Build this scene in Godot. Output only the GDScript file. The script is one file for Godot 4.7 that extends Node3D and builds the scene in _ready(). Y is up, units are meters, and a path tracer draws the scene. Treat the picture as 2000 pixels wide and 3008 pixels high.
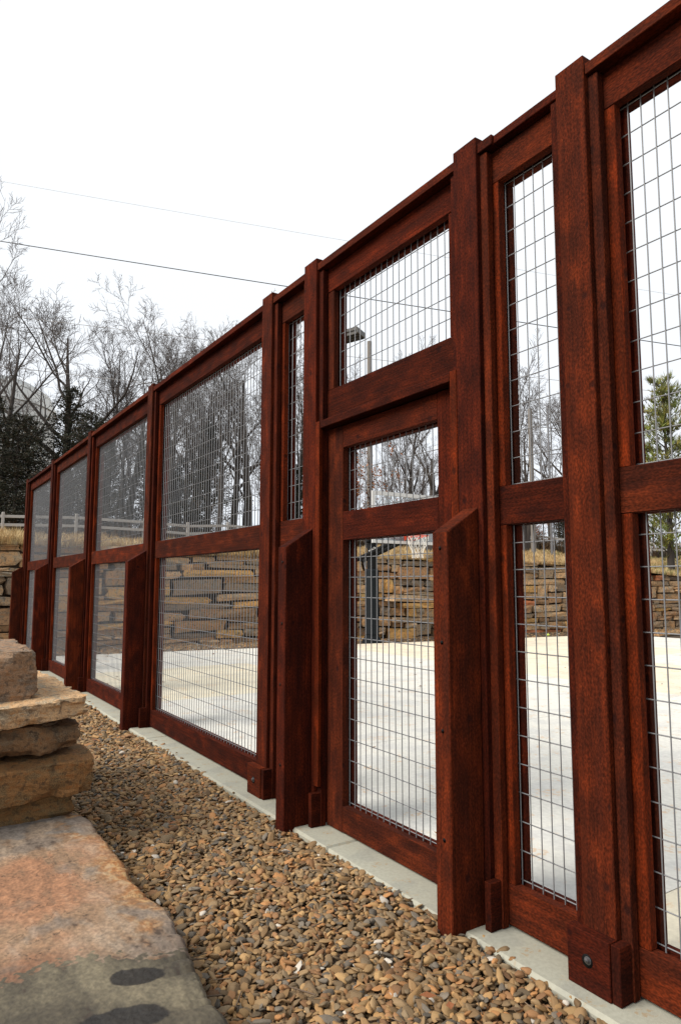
extends Node3D
# A rough-sawn timber and wire fence beside a ball court, seen from the gravel path in front of it.

var counts := {}
var M := {}
var rng := RandomNumberGenerator.new()

# ---------------------------------------------------------------- naming helpers
func put(o: Node3D, called: String, parent: Node = self) -> Node3D:
	var key := str(parent.get_instance_id()) + called
	var n: int = counts.get(key, 0)
	counts[key] = n + 1
	o.name = called if n == 0 else "%s_%03d" % [called, n]
	parent.add_child(o, true)
	return o

func thing(called: String, label: String, category: String, at := Vector3.ZERO, group := "") -> Node3D:
	var o := Node3D.new()
	put(o, called)
	o.position = at
	tag(o, label, category, group)
	return o

func tag(o: Node3D, label: String, category: String, group := "") -> void:
	o.set_meta("label", label)
	o.set_meta("category", category)
	if group != "":
		o.set_meta("group", group)

func mesh_node(called: String, m: Mesh, mat: Material, parent: Node = self) -> MeshInstance3D:
	var o := MeshInstance3D.new()
	o.mesh = m
	o.material_override = mat
	put(o, called, parent)
	return o

func structure(called: String, m: Mesh, mat: Material) -> MeshInstance3D:
	var o := mesh_node(called, m, mat)
	o.set_meta("kind", "structure")
	return o

# ---------------------------------------------------------------- mesh buffers
class Buf:
	var v := PackedVector3Array()
	var n := PackedVector3Array()
	var uv := PackedVector2Array()
	var c := PackedColorArray()
	var i := PackedInt32Array()
	var color := Color(1, 1, 1)

	func tri(a: Vector3, b: Vector3, d: Vector3, out: Vector3) -> void:
		# wound clockwise seen from the side that `out` points to
		var nn := (d - a).cross(b - a)
		if nn.dot(out) < 0.0:
			var t := b
			b = d
			d = t
			nn = -nn
		nn = nn.normalized()
		var k := v.size()
		v.append_array([a, b, d])
		n.append_array([nn, nn, nn])
		c.append_array([color, color, color])
		i.append_array([k, k + 1, k + 2])

	func quad(a: Vector3, b: Vector3, d: Vector3, e: Vector3, out: Vector3) -> void:
		tri(a, b, d, out)
		tri(a, d, e, out)

	func tube(pts: PackedVector3Array, rad: PackedFloat32Array, sides: int) -> void:
		var base := v.size()
		var m := pts.size()
		var side := Vector3.ZERO
		for k in m:
			var dir := (pts[mini(k + 1, m - 1)] - pts[maxi(k - 1, 0)]).normalized()
			if side == Vector3.ZERO:
				side = dir.cross(Vector3(0.13, 0.2, 0.97)).normalized()
				if side.length() < 0.5:
					side = dir.cross(Vector3.RIGHT).normalized()
			side = (side - dir * side.dot(dir)).normalized()
			var up := dir.cross(side)
			for s in sides:
				var a := TAU * s / sides
				var nn := side * cos(a) + up * sin(a)
				v.append(pts[k] + nn * rad[k])
				n.append(nn)
				c.append(color)
		for k in m - 1:
			for s in sides:
				var p := base + k * sides + s
				var q := base + k * sides + (s + 1) % sides
				i.append_array([p, p + sides, q, q, p + sides, q + sides])

	func bar(a: Vector3, b: Vector3, r: float, sides := 5) -> void:
		tube(PackedVector3Array([a, b]), PackedFloat32Array([r, r]), sides)

	func box(lo: Vector3, hi: Vector3) -> void:
		var p := []
		for k in 8:
			p.append(Vector3(hi.x if k & 1 else lo.x, hi.y if k & 2 else lo.y, hi.z if k & 4 else lo.z))
		quad(p[0], p[1], p[3], p[2], Vector3.FORWARD)
		quad(p[4], p[5], p[7], p[6], Vector3.BACK)
		quad(p[0], p[2], p[6], p[4], Vector3.LEFT)
		quad(p[1], p[3], p[7], p[5], Vector3.RIGHT)
		quad(p[0], p[1], p[5], p[4], Vector3.DOWN)
		quad(p[2], p[3], p[7], p[6], Vector3.UP)

	func done(with_color := false, smooth := true) -> ArrayMesh:
		var a := []
		a.resize(Mesh.ARRAY_MAX)
		a[Mesh.ARRAY_VERTEX] = v
		if smooth:
			a[Mesh.ARRAY_NORMAL] = n
		if uv.size() == v.size():
			a[Mesh.ARRAY_TEX_UV] = uv
		if with_color:
			a[Mesh.ARRAY_COLOR] = c
		a[Mesh.ARRAY_INDEX] = i
		var m := ArrayMesh.new()
		m.add_surface_from_arrays(Mesh.PRIMITIVE_TRIANGLES, a)
		return m

# bevelled box, centred on the origin; grain: 0 = x, 1 = y, 2 = z is the way the wood grain and the v texture axis run
func block(size: Vector3, bevel: float, grain := 1, off := Vector2.ZERO, jitter := 0.0, tile := Vector2(0.5, 2.0)) -> ArrayMesh:
	var b := Buf.new()
	var h := size / 2.0
	var c: float = min(bevel, min(h.x, min(h.y, h.z)) * 0.45)
	var vs := {}
	for sx in [-1, 1]:
		for sy in [-1, 1]:
			for sz in [-1, 1]:
				var s := Vector3(sx, sy, sz)
				for ax in 3:
					var p := Vector3(sx * (h.x - c), sy * (h.y - c), sz * (h.z - c))
					p[ax] = s[ax] * h[ax]
					if jitter > 0.0:
						p += Vector3(rng.randfn(0, jitter) * h.x, rng.randfn(0, jitter) * h.y, rng.randfn(0, jitter) * h.z)
					vs[[sx, sy, sz, ax]] = p
	for ax in 3:
		var o1 := (ax + 1) % 3
		var o2 := (ax + 2) % 3
		for s in [-1, 1]:
			var q := []
			for k in [[-1, -1], [1, -1], [1, 1], [-1, 1]]:
				var key := [0, 0, 0, ax]
				key[ax] = s
				key[o1] = k[0]
				key[o2] = k[1]
				q.append(vs[key])
			var out := Vector3.ZERO
			out[ax] = s
			b.quad(q[0], q[1], q[2], q[3], out)
		for s1 in [-1, 1]:        # edges that run along ax
			for s2 in [-1, 1]:
				var q := []
				for e in [[-1, o1], [1, o1], [1, o2], [-1, o2]]:
					var key := [0, 0, 0, e[1]]
					key[ax] = e[0]
					key[o1] = s1
					key[o2] = s2
					q.append(vs[key])
				var out := Vector3.ZERO
				out[o1] = s1
				out[o2] = s2
				b.quad(q[0], q[1], q[2], q[3], out)
	for sx in [-1, 1]:
		for sy in [-1, 1]:
			for sz in [-1, 1]:
				b.tri(vs[[sx, sy, sz, 0]], vs[[sx, sy, sz, 1]], vs[[sx, sy, sz, 2]], Vector3(sx, sy, sz))
	for k in b.v.size():
		b.uv.append(grain_uv(b.v[k], b.n[k], grain, off, tile))
	return b.done()

func grain_uv(p: Vector3, nn: Vector3, grain: int, off: Vector2, tile: Vector2) -> Vector2:
	var a := nn.abs()
	var d := 0 if a.x >= a.y and a.x >= a.z else (1 if a.y >= a.z else 2)
	var w := Vector2(p[(d + 1) % 3], p[(d + 2) % 3])
	if d != grain:
		w = Vector2(p[3 - d - grain] + 0.37 * d, p[grain])
	return Vector2(w.x / tile.x, w.y / tile.y) + off

func wood() -> Material:
	return M.wood[rng.randi() % M.wood.size()]

func board(called: String, parent: Node, lo: Vector3, hi: Vector3, grain: int, mat: Material = null, bevel := 0.0022) -> MeshInstance3D:
	var m := block(hi - lo, bevel, grain, Vector2(rng.randf(), rng.randf()))
	var o := mesh_node(called, m, mat if mat else wood(), parent)
	o.position = (lo + hi) / 2.0
	return o

# ---------------------------------------------------------------- textures
func noise_bytes(seed_: int, freq: float, w: int, h: int, oct := 4, kind := FastNoiseLite.TYPE_SIMPLEX_SMOOTH) -> PackedByteArray:
	var f := FastNoiseLite.new()
	f.seed = seed_
	f.noise_type = kind
	f.frequency = freq
	f.fractal_octaves = oct
	var im := f.get_seamless_image(w, h)
	im.convert(Image.FORMAT_L8)
	return im.get_data()

func streak_bytes(seed_: int, freq: float, w: int, h: int, shrink: int, oct := 4) -> PackedByteArray:
	var f := FastNoiseLite.new()
	f.seed = seed_
	f.frequency = freq
	f.fractal_octaves = oct
	var im := f.get_seamless_image(w, h / shrink)
	im.convert(Image.FORMAT_L8)
	im.resize(w, h, Image.INTERPOLATE_CUBIC)
	return im.get_data()

func to_tex(im: Image) -> ImageTexture:
	return ImageTexture.create_from_image(im)

func gray_image(d: PackedByteArray, w: int, h: int) -> Image:
	return Image.create_from_data(w, h, false, Image.FORMAT_L8, d)

func bump_tex(d: PackedByteArray, w: int, h: int, strength: float) -> ImageTexture:
	var im := gray_image(d, w, h)
	im.convert(Image.FORMAT_RGBA8)
	im.bump_map_to_normal_map(strength)
	return to_tex(im)

func smoothed(x: float, a: float, b: float) -> float:
	return smoothstep(a, b, x)

func make_wood() -> void:
	var w := 512
	var h := 1024
	var fine := streak_bytes(11, 0.06, w, h, 16, 4)
	var grain := streak_bytes(12, 0.018, w, h, 10, 3)
	var blot := noise_bytes(13, 0.007, w, h, 4)
	var mott := noise_bytes(14, 0.05, w, h, 3)
	var saw := noise_bytes(15, 0.11, w, h, 3)
	var r := RandomNumberGenerator.new()
	r.seed = 5
	var knots := []
	for k in 8:
		knots.append([Vector2(r.randf_range(30, 480), r.randf_range(30, 990)), r.randf_range(4, 8)])
	var data := PackedByteArray()
	data.resize(w * h * 3)
	var hm := PackedByteArray()
	hm.resize(w * h)
	for y in h:
		for x in w:
			var k := y * w + x
			var g := fine[k] / 255.0
			var g2 := grain[k] / 255.0
			var b := blot[k] / 255.0
			var m := mott[k] / 255.0
			var s := saw[k] / 255.0
			# stain: bright red-brown where it soaked in, near black-brown in blotches
			var dark := smoothed(b * 0.5 + m * 0.2 + g2 * 0.45, 0.42, 0.86)
			var c := Color(0.34, 0.138, 0.074).lerp(Color(0.205, 0.09, 0.06), dark * 0.85)
			c = c.lerp(Color(0.40, 0.165, 0.078), smoothed(1.0 - b, 0.5, 0.85) * 0.55)
			var f := 0.80 + 0.30 * (g - 0.2) + 0.34 * (g2 - 0.5) + 0.62 * (s - 0.5) + 0.12 * (m - 0.5)
			c = c * f
			hm[k] = int(clampf(90.0 + 90.0 * g + 60.0 * (s - 0.5), 0, 255))
			data[k * 3] = int(clampf(c.r, 0, 1) * 255)
			data[k * 3 + 1] = int(clampf(c.g, 0, 1) * 255)
			data[k * 3 + 2] = int(clampf(c.b, 0, 1) * 255)
	for kn in knots:
		var ctr: Vector2 = kn[0]
		var rad: float = kn[1]
		for y in range(int(ctr.y - rad * 4), int(ctr.y + rad * 4)):
			for x in range(int(ctr.x - rad * 3), int(ctr.x + rad * 3)):
				if x < 0 or y < 0 or x >= w or y >= h:
					continue
				# half a metre across and two metres along share the picture, so a round knot is 2 wide to 1 tall
				var d := Vector2((x - ctr.x) / (rad * 1.8), (y - ctr.y) / (rad * 1.0)).length()
				if d > 1.6:
					continue
				var k := y * w + x
				var t := smoothed(d, 1.4, 0.5) * 0.8
				var ring := 0.5 + 0.5 * sin(d * 14.0)
				t *= 0.7 + 0.3 * ring
				data[k * 3] = int(lerpf(data[k * 3], 38, t))
				data[k * 3 + 1] = int(lerpf(data[k * 3 + 1], 18, t))
				data[k * 3 + 2] = int(lerpf(data[k * 3 + 2], 16, t))
				hm[k] = int(lerpf(hm[k], 60, t))
	for k in 260:                       # scuffs where bare wood and dust show
		var p := Vector2i(r.randi_range(2, w - 6), r.randi_range(2, h - 12))
		var lr := r.randi_range(1, 3)
		for dy in lr:
			var q := ((p.y + dy) * w + p.x) * 3
			data[q] = mini(255, data[q] + 46)
			data[q + 1] = mini(255, data[q + 1] + 34)
			data[q + 2] = mini(255, data[q + 2] + 26)
	var alb := to_tex(Image.create_from_data(w, h, false, Image.FORMAT_RGB8, data))
	var nor := bump_tex(hm, w, h, 5.0)
	M.wood = []
	for t in [Color(0.95, 0.93, 0.93), Color(0.80, 0.77, 0.79), Color(1.04, 1.02, 0.97), Color(0.87, 0.82, 0.85), Color(0.97, 0.88, 0.84), Color(0.90, 0.93, 0.95)]:
		var m := StandardMaterial3D.new()
		m.albedo_color = t
		m.albedo_texture = alb
		m.normal_enabled = true
		m.normal_texture = nor
		m.normal_scale = 0.6
		m.roughness = 0.9
		m.metallic_specular = 0.18
		M.wood.append(m)
	# a brighter, warmer tint of the wood for front stiles and jamb strips
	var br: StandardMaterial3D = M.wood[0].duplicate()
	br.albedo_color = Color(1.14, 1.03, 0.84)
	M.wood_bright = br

func make_stone() -> void:
	var w := 512
	var big := noise_bytes(21, 0.006, w, w, 4)
	var mid := noise_bytes(22, 0.02, w, w, 4)
	var fine := noise_bytes(23, 0.09, w, w, 4)
	var grit := noise_bytes(24, 0.3, w, w, 2)
	var strat := PackedByteArray()
	var f := FastNoiseLite.new()
	f.seed = 25
	f.frequency = 0.03
	f.fractal_octaves = 4
	var im := f.get_seamless_image(w / 8, w)
	im.convert(Image.FORMAT_L8)
	im.resize(w, w, Image.INTERPOLATE_CUBIC)
	strat = im.get_data()
	var data := PackedByteArray()
	data.resize(w * w * 3)
	var hm := PackedByteArray()
	hm.resize(w * w)
	for k in w * w:
		var b := big[k] / 255.0
		var m := mid[k] / 255.0
		var g := fine[k] / 255.0
		var s := strat[k] / 255.0
		var c := Color(0.74, 0.62, 0.48)
		c = c.lerp(Color(0.58, 0.55, 0.49), smoothed(b, 0.5, 0.72) * 0.85)
		c = c.lerp(Color(0.73, 0.52, 0.31), smoothed(m * 0.6 + s * 0.5, 0.6, 0.82) * 0.6)
		c = c.lerp(Color(0.30, 0.26, 0.22), smoothed(1.0 - m, 0.58, 0.85) * 0.6)
		c = c.lerp(Color(0.74, 0.69, 0.6), smoothed(g * b, 0.36, 0.5) * 0.5)
		c = c * (0.7 + 0.4 * g + 0.24 * (grit[k] / 255.0 - 0.5))
		data[k * 3] = int(clampf(c.r, 0, 1) * 255)
		data[k * 3 + 1] = int(clampf(c.g, 0, 1) * 255)
		data[k * 3 + 2] = int(clampf(c.b, 0, 1) * 255)
		hm[k] = int(clampf(60 + 70 * g + 60 * s + 60 * m, 0, 255))
	M.stone_tex = to_tex(Image.create_from_data(w, w, false, Image.FORMAT_RGB8, data))
	M.stone_nor = bump_tex(hm, w, w, 8.0)
	M.stone = []
	for t in [Color(1.1, 1.08, 1.05), Color(0.92, 0.92, 0.92), Color(1.04, 0.98, 0.9), Color(0.98, 0.9, 0.83), Color(0.76, 0.77, 0.8),
			Color(1.1, 1.06, 1.0), Color(0.96, 0.88, 0.78), Color(0.86, 0.8, 0.74), Color(1.12, 1.03, 0.8), Color(1.06, 0.78, 0.64)]:
		M.stone.append(stone_mat(t, 1.3))
	M.boulder = []
	for t in [Color(0.80, 0.76, 0.75), Color(1.1, 1.07, 1.02), Color(0.74, 0.69, 0.63), Color(0.78, 0.67, 0.51), Color(0.68, 0.60, 0.45)]:
		var bm := stone_mat(t, 2.4)
		bm.normal_scale = 1.7
		M.boulder.append(bm)

func stone_mat(t: Color, scale: float) -> StandardMaterial3D:
	var m := StandardMaterial3D.new()
	m.albedo_color = t
	m.albedo_texture = M.stone_tex
	m.normal_enabled = true
	m.normal_texture = M.stone_nor
	m.normal_scale = 1.0
	m.roughness = 0.88
	m.uv1_triplanar = true
	m.uv1_world_triplanar = true
	m.uv1_scale = Vector3(scale, scale, scale)
	return m

func make_concrete() -> void:
	var w := 512
	var big := noise_bytes(31, 0.005, w, w, 4)
	var fine := noise_bytes(32, 0.08, w, w, 4)
	var grit := noise_bytes(33, 0.35, w, w, 2)
	var rust := noise_bytes(34, 0.012, w, w, 4)
	var data := PackedByteArray()
	data.resize(w * w * 3)
	var hm := PackedByteArray()
	hm.resize(w * w)
	for k in w * w:
		var c := Color(0.815, 0.81, 0.78)
		c = c.lerp(Color(0.755, 0.755, 0.74), smoothed(big[k] / 255.0, 0.45, 0.75) * 0.8)
		var ru := smoothed(rust[k] / 255.0, 0.66, 0.8) * smoothed(fine[k] / 255.0, 0.48, 0.66)
		c = c.lerp(Color(0.74, 0.60, 0.46), ru * 0.55)
		c = c * (0.93 + 0.10 * fine[k] / 255.0 + 0.05 * (grit[k] / 255.0 - 0.5))
		data[k * 3] = int(clampf(c.r, 0, 1) * 255)
		data[k * 3 + 1] = int(clampf(c.g, 0, 1) * 255)
		data[k * 3 + 2] = int(clampf(c.b, 0, 1) * 255)
		hm[k] = int(clampf(80 + 60 * fine[k] / 255.0 + 60 * grit[k] / 255.0, 0, 255))
	var alb := to_tex(Image.create_from_data(w, w, false, Image.FORMAT_RGB8, data))
	var nor := bump_tex(hm, w, w, 1.5)
	M.concrete = []
	for t in [Color(1, 1, 1), Color(1.03, 1.0, 0.93), Color(0.96, 0.97, 0.98), Color(1.045, 0.995, 0.92)]:
		var m := StandardMaterial3D.new()
		m.albedo_color = t
		m.albedo_texture = alb
		m.normal_enabled = true
		m.normal_texture = nor
		m.normal_scale = 0.4
		m.roughness = 0.85
		m.uv1_triplanar = true
		m.uv1_world_triplanar = true
		m.uv1_scale = Vector3(0.55, 0.55, 0.55)
		M.concrete.append(m)
	var k2: StandardMaterial3D = M.concrete[0].duplicate()
	k2.albedo_color = Color(0.765, 0.77, 0.735)
	k2.uv1_scale = Vector3(1.1, 1.1, 1.1)
	M.kerb = k2

func make_earth() -> void:
	var w := 512
	var big := noise_bytes(41, 0.01, w, w, 4)
	var fine := noise_bytes(42, 0.12, w, w, 4)
	for spec in [["dirt", Color(0.30, 0.23, 0.15), Color(0.20, 0.15, 0.10), 1.2], ["hay", Color(0.62, 0.50, 0.31), Color(0.44, 0.35, 0.22), 0.35]]:
		var data := PackedByteArray()
		data.resize(w * w * 3)
		for k in w * w:
			var c: Color = spec[1].lerp(spec[2], smoothed(big[k] / 255.0, 0.3, 0.7))
			c = c * (0.65 + 0.6 * fine[k] / 255.0)
			data[k * 3] = int(clampf(c.r, 0, 1) * 255)
			data[k * 3 + 1] = int(clampf(c.g, 0, 1) * 255)
			data[k * 3 + 2] = int(clampf(c.b, 0, 1) * 255)
		var m := StandardMaterial3D.new()
		m.albedo_texture = to_tex(Image.create_from_data(w, w, false, Image.FORMAT_RGB8, data))
		m.normal_enabled = true
		m.normal_texture = bump_tex(fine, w, w, 6.0)
		m.roughness = 0.95
		m.uv1_triplanar = true
		m.uv1_world_triplanar = true
		m.uv1_scale = Vector3.ONE * spec[3]
		M[spec[0]] = m

# the colours of the big flat slab: a picture of its own top, laid flat over it
const SLAB_X0 := -4.3
const SLAB_X1 := 1.7
const SLAB_Z0 := 0.95
const SLAB_Z1 := 2.75
func make_slab_material() -> void:
	var w := 1900
	var h := 570
	var big := noise_bytes(51, 0.004, w, h, 5, FastNoiseLite.TYPE_PERLIN)
	var mid := noise_bytes(52, 0.013, w, h, 6, FastNoiseLite.TYPE_PERLIN)
	var fine := noise_bytes(53, 0.07, w, h, 4)
	var grit := noise_bytes(54, 0.16, w, h, 3)
	var streak := PackedByteArray()
	var f := FastNoiseLite.new()
	f.seed = 56
	f.frequency = 0.035
	f.fractal_octaves = 4
	var im := f.get_seamless_image(w / 3, h)     # faint streaks that run along the slab
	im.convert(Image.FORMAT_L8)
	im.resize(w, h, Image.INTERPOLATE_CUBIC)
	streak = im.get_data()
	var data := PackedByteArray()
	data.resize(w * h * 3)
	var rough := PackedByteArray()
	rough.resize(w * h)
	var hm := PackedByteArray()
	hm.resize(w * h)
	# wet hollows: centre x, z, half sizes
	var wet := [[-2.178, 1.318, 0.054, 0.084, 0.3], [-1.985, 1.40, 0.058, 0.112, 0.15]]
	for y in h:
		for x in w:
			var k := y * w + x
			var px := lerpf(SLAB_X0, SLAB_X1, x / float(w))
			var pz := lerpf(SLAB_Z0, SLAB_Z1, y / float(h))
			var b := big[k] / 255.0
			var m := mid[k] / 255.0
			var g := fine[k] / 255.0
			var s := streak[k] / 255.0
			var c := Color(0.585, 0.47, 0.365)
			c = c.lerp(Color(0.59, 0.385, 0.265), smoothed(b * 0.45 + s * 0.25 + m * 0.3, 0.47, 0.62) * 0.52)
			c = c.lerp(Color(0.50, 0.47, 0.435), smoothed((1.0 - b) * 0.4 + s * 0.25 + (1.0 - m) * 0.35, 0.52, 0.64) * 0.5)
			c = c.lerp(Color(0.57, 0.51, 0.44), smoothed((1.0 - b) * 0.5 + m * 0.25 + s * 0.25, 0.45, 0.66) * 0.6)
			c = c.lerp(Color(0.45, 0.41, 0.38), smoothed(1.0 - m, 0.58, 0.8) * 0.45)
			# orange rind along the edge that faces the fence
			var e := smoothed(pz + (m - 0.5) * 0.26 + (g - 0.5) * 0.06, 1.26, 1.13)
			c = c.lerp(Color(0.65, 0.42, 0.215).lerp(Color(0.70, 0.56, 0.37), smoothed(g, 0.4, 0.75)), e * 0.85 * smoothed(m, 0.25, 0.5))
			# grey-olive skin on the near part, with a wandering red line where the two meet
			var d := px + 2.345 + (m - 0.5) * 0.14 + (g - 0.5) * 0.04 + 0.05 * sin(pz * 9.0)
			var near := smoothed(d + (g - 0.5) * 0.14, -0.012, 0.016)
			c = c.lerp(Color(0.51, 0.345, 0.245), smoothed(absf(d + 0.03), 0.11, 0.0) * smoothed(pz, 1.3, 1.6) * 0.8)
			var olive := Color(0.30, 0.275, 0.225).lerp(Color(0.41, 0.38, 0.31), smoothed(m, 0.3, 0.7)).lerp(Color(0.42, 0.33, 0.21), smoothed(b, 0.55, 0.75) * 0.35)
			c = c.lerp(olive, near)
			# grey lichen-pale patches by the stack
			c = c.lerp(Color(0.46, 0.44, 0.42), smoothed(px + (b - 0.5), -3.35, -3.7) * smoothed(m, 0.45, 0.6) * 0.8)
			c = c * (0.77 + 0.26 * g + 0.26 * (grit[k] / 255.0 - 0.5) + 0.22 * (s - 0.5) + 0.16 * (m - 0.5))
			c = c.lerp(Color(0.2, 0.15, 0.12), smoothed(s * 0.6 + m * 0.4, 0.36, 0.3) * smoothed(g, 0.4, 0.3) * 0.45)
			c = c * (1.0 - 0.42 * smoothed(absf(m - 0.46), 0.006, 0.001) * smoothed(b, 0.4, 0.5))      # hairline cracks
			var ro := 0.72 + 0.2 * g
			for q in wet:
				var rx: float = px - q[0]
				var rz: float = pz - q[1]
				var ca := cos(q[4])
				var sa := sin(q[4])
				var dd := Vector2((rx * ca + rz * sa) / q[2], (-rx * sa + rz * ca) / q[3]).length() + (m - 0.5) * 1.0 + (g - 0.5) * 0.12
				var t := smoothed(dd, 1.05, 0.93)
				c = c.lerp(c * 0.34 + Color(0.02, 0.012, 0.008), t)
				ro = lerpf(ro, 0.5, t)
			data[k * 3] = int(clampf(c.r, 0, 1) * 255)
			data[k * 3 + 1] = int(clampf(c.g, 0, 1) * 255)
			data[k * 3 + 2] = int(clampf(c.b, 0, 1) * 255)
			rough[k] = int(clampf(ro, 0, 1) * 255)
			hm[k] = int(clampf(30 + 70 * g + 50 * s + 60 * m + 30 * (grit[k] / 255.0), 0, 255))
	var mt := StandardMaterial3D.new()
	mt.albedo_texture = to_tex(Image.create_from_data(w, h, false, Image.FORMAT_RGB8, data))
	mt.roughness = 1.0
	mt.roughness_texture = to_tex(gray_image(rough, w, h))
	mt.roughness_texture_channel = BaseMaterial3D.TEXTURE_CHANNEL_GRAYSCALE
	mt.normal_enabled = true
	mt.normal_texture = bump_tex(hm, w, h, 5.0)
	mt.normal_scale = 0.6
	M.slab = mt

func plain(c: Color, rough := 0.8, metal := 0.0) -> StandardMaterial3D:
	var m := StandardMaterial3D.new()
	m.albedo_color = c.linear_to_srgb()
	m.roughness = rough
	m.metallic = metal
	return m

func vertex_mat(rough := 0.9) -> StandardMaterial3D:
	var m := StandardMaterial3D.new()
	m.vertex_color_use_as_albedo = true
	m.roughness = rough
	return m

func make_materials() -> void:
	make_wood()
	make_stone()
	make_concrete()
	make_earth()
	make_slab_material()
	M.wire = plain(Color(0.20, 0.205, 0.215), 0.5, 0.35)
	M.steel = plain(Color(0.25, 0.25, 0.26), 0.45, 0.7)
	M.bark = plain(Color(0.048, 0.040, 0.035), 0.95)
	M.twig = plain(Color(0.10, 0.088, 0.084), 0.95)
	M.pale_bark = plain(Color(0.26, 0.24, 0.22), 0.95)
	M.white = plain(Color(0.56, 0.56, 0.55), 0.6)
	M.rail_white = plain(Color(0.40, 0.385, 0.36), 0.8)
	M.black = plain(Color(0.010, 0.011, 0.012), 0.6)
	M.black.metallic_specular = 0.25
	M.pad = plain(Color(0.012, 0.015, 0.018), 0.75)
	M.pad.metallic_specular = 0.25
	M.pole_wood = plain(Color(0.19, 0.175, 0.16), 0.9)
	M.cable = plain(Color(0.05, 0.05, 0.055), 0.6)
	M.veg = vertex_mat(0.85)
	var leaf := vertex_mat(0.7)
	leaf.backlight = Color(0.25, 0.25, 0.2)
	M.leaf = leaf

# ---------------------------------------------------------------- the lie of the land
const CX := 0.0
const CZ := -5.0
# angle from the middle of the court (0 = away along -z, 90 = -x), distance to the foot of the stone wall, height of its top
const RIM := [[-50.0, 24.0, 1.2], [0.0, 22.5, 1.3], [25.4, 22.1, 1.36], [33.4, 20.3, 1.44], [41.6, 18.06, 1.58], [50.0, 16.3, 1.86], [60.2, 15.1, 1.93],
	[73.4, 13.98, 1.96], [86.0, 14.24, 1.96], [95.8, 14.8, 2.0], [108.9, 15.4, 2.1], [121.7, 17.15, 2.1], [128.0, 19.6, 2.1], [150.0, 26.0, 2.0]]
func rim(deg: float) -> Vector2:
	for k in RIM.size() - 1:
		if deg <= RIM[k + 1][0]:
			var t := clampf((deg - RIM[k][0]) / (RIM[k + 1][0] - RIM[k][0]), 0, 1)
			return Vector2(lerpf(RIM[k][1], RIM[k + 1][1], t), lerpf(RIM[k][2], RIM[k + 1][2], t))
	return Vector2(RIM[-1][1], RIM[-1][2])

func rim_point(deg: float, extra := 0.0) -> Vector3:
	var r := rim(deg)
	var a := deg_to_rad(deg)
	return Vector3(CX - sin(a) * (r.x + extra), r.y, CZ - cos(a) * (r.x + extra))

func hill_at_polar(deg: float, d: float) -> float:
	var top := rim(deg).y
	var h := top + 0.07 * minf(d, 20.0) + 0.02 * clampf(d - 20.0, 0, 60)
	var ease_ := smoothstep(3.0, 22.0, deg) * (1.0 - smoothstep(128.0, 146.0, deg))   # beyond the wall's ends the bank rises gently
	h = lerpf(h * smoothstep(-1.0, 9.0, d) - 0.06, h, ease_)
	return h + 0.07 * sin(deg * 0.9 + d * 0.45) * smoothstep(0.5, 4.0, d) + 0.05 * sin(deg * 2.3 - d * 0.9) * smoothstep(0.5, 4.0, d)

func hill(x: float, z: float) -> float:
	var dx := -(x - CX)
	var dz := -(z - CZ)
	var deg := rad_to_deg(atan2(dx, dz))
	var r := Vector2(dx, dz).length()
	return hill_at_polar(deg, maxf(0.0, r - rim(deg).x))

func build_land() -> void:
	var b := Buf.new()
	b.quad(Vector3(-420, -0.05, -420), Vector3(420, -0.05, -420), Vector3(420, -0.05, 420), Vector3(-420, -0.05, 420), Vector3.UP)
	structure("ground", b.done(), M.dirt)
	# grassy bank that begins at the top of the retaining wall
	var offs := [0.02, 0.3, 0.7, 1.2, 2.0, 3.0, 4.5, 6.0, 8.0, 10.5, 13.0, 16.0, 20.0, 25.0, 32.0, 42.0, 60.0, 90.0, 160.0, 380.0]
	var hb := Buf.new()
	var rows := 0
	var deg := -50.0
	while deg <= 150.01:
		for d in offs:
			var p := rim_point(deg, d)
			hb.v.append(Vector3(p.x, hill_at_polar(deg, d), p.z))
			hb.n.append(Vector3.UP)
			hb.c.append(Color.WHITE)
		rows += 1
		deg += 2.0
	var m := offs.size()
	for r in rows - 1:
		for k in m - 1:
			var p := r * m + k
			hb.i.append_array([p, p + 1, p + m, p + m, p + 1, p + m + 1])
	structure("grassy_hillside", hb.done(false, false), M.hay)

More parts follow.
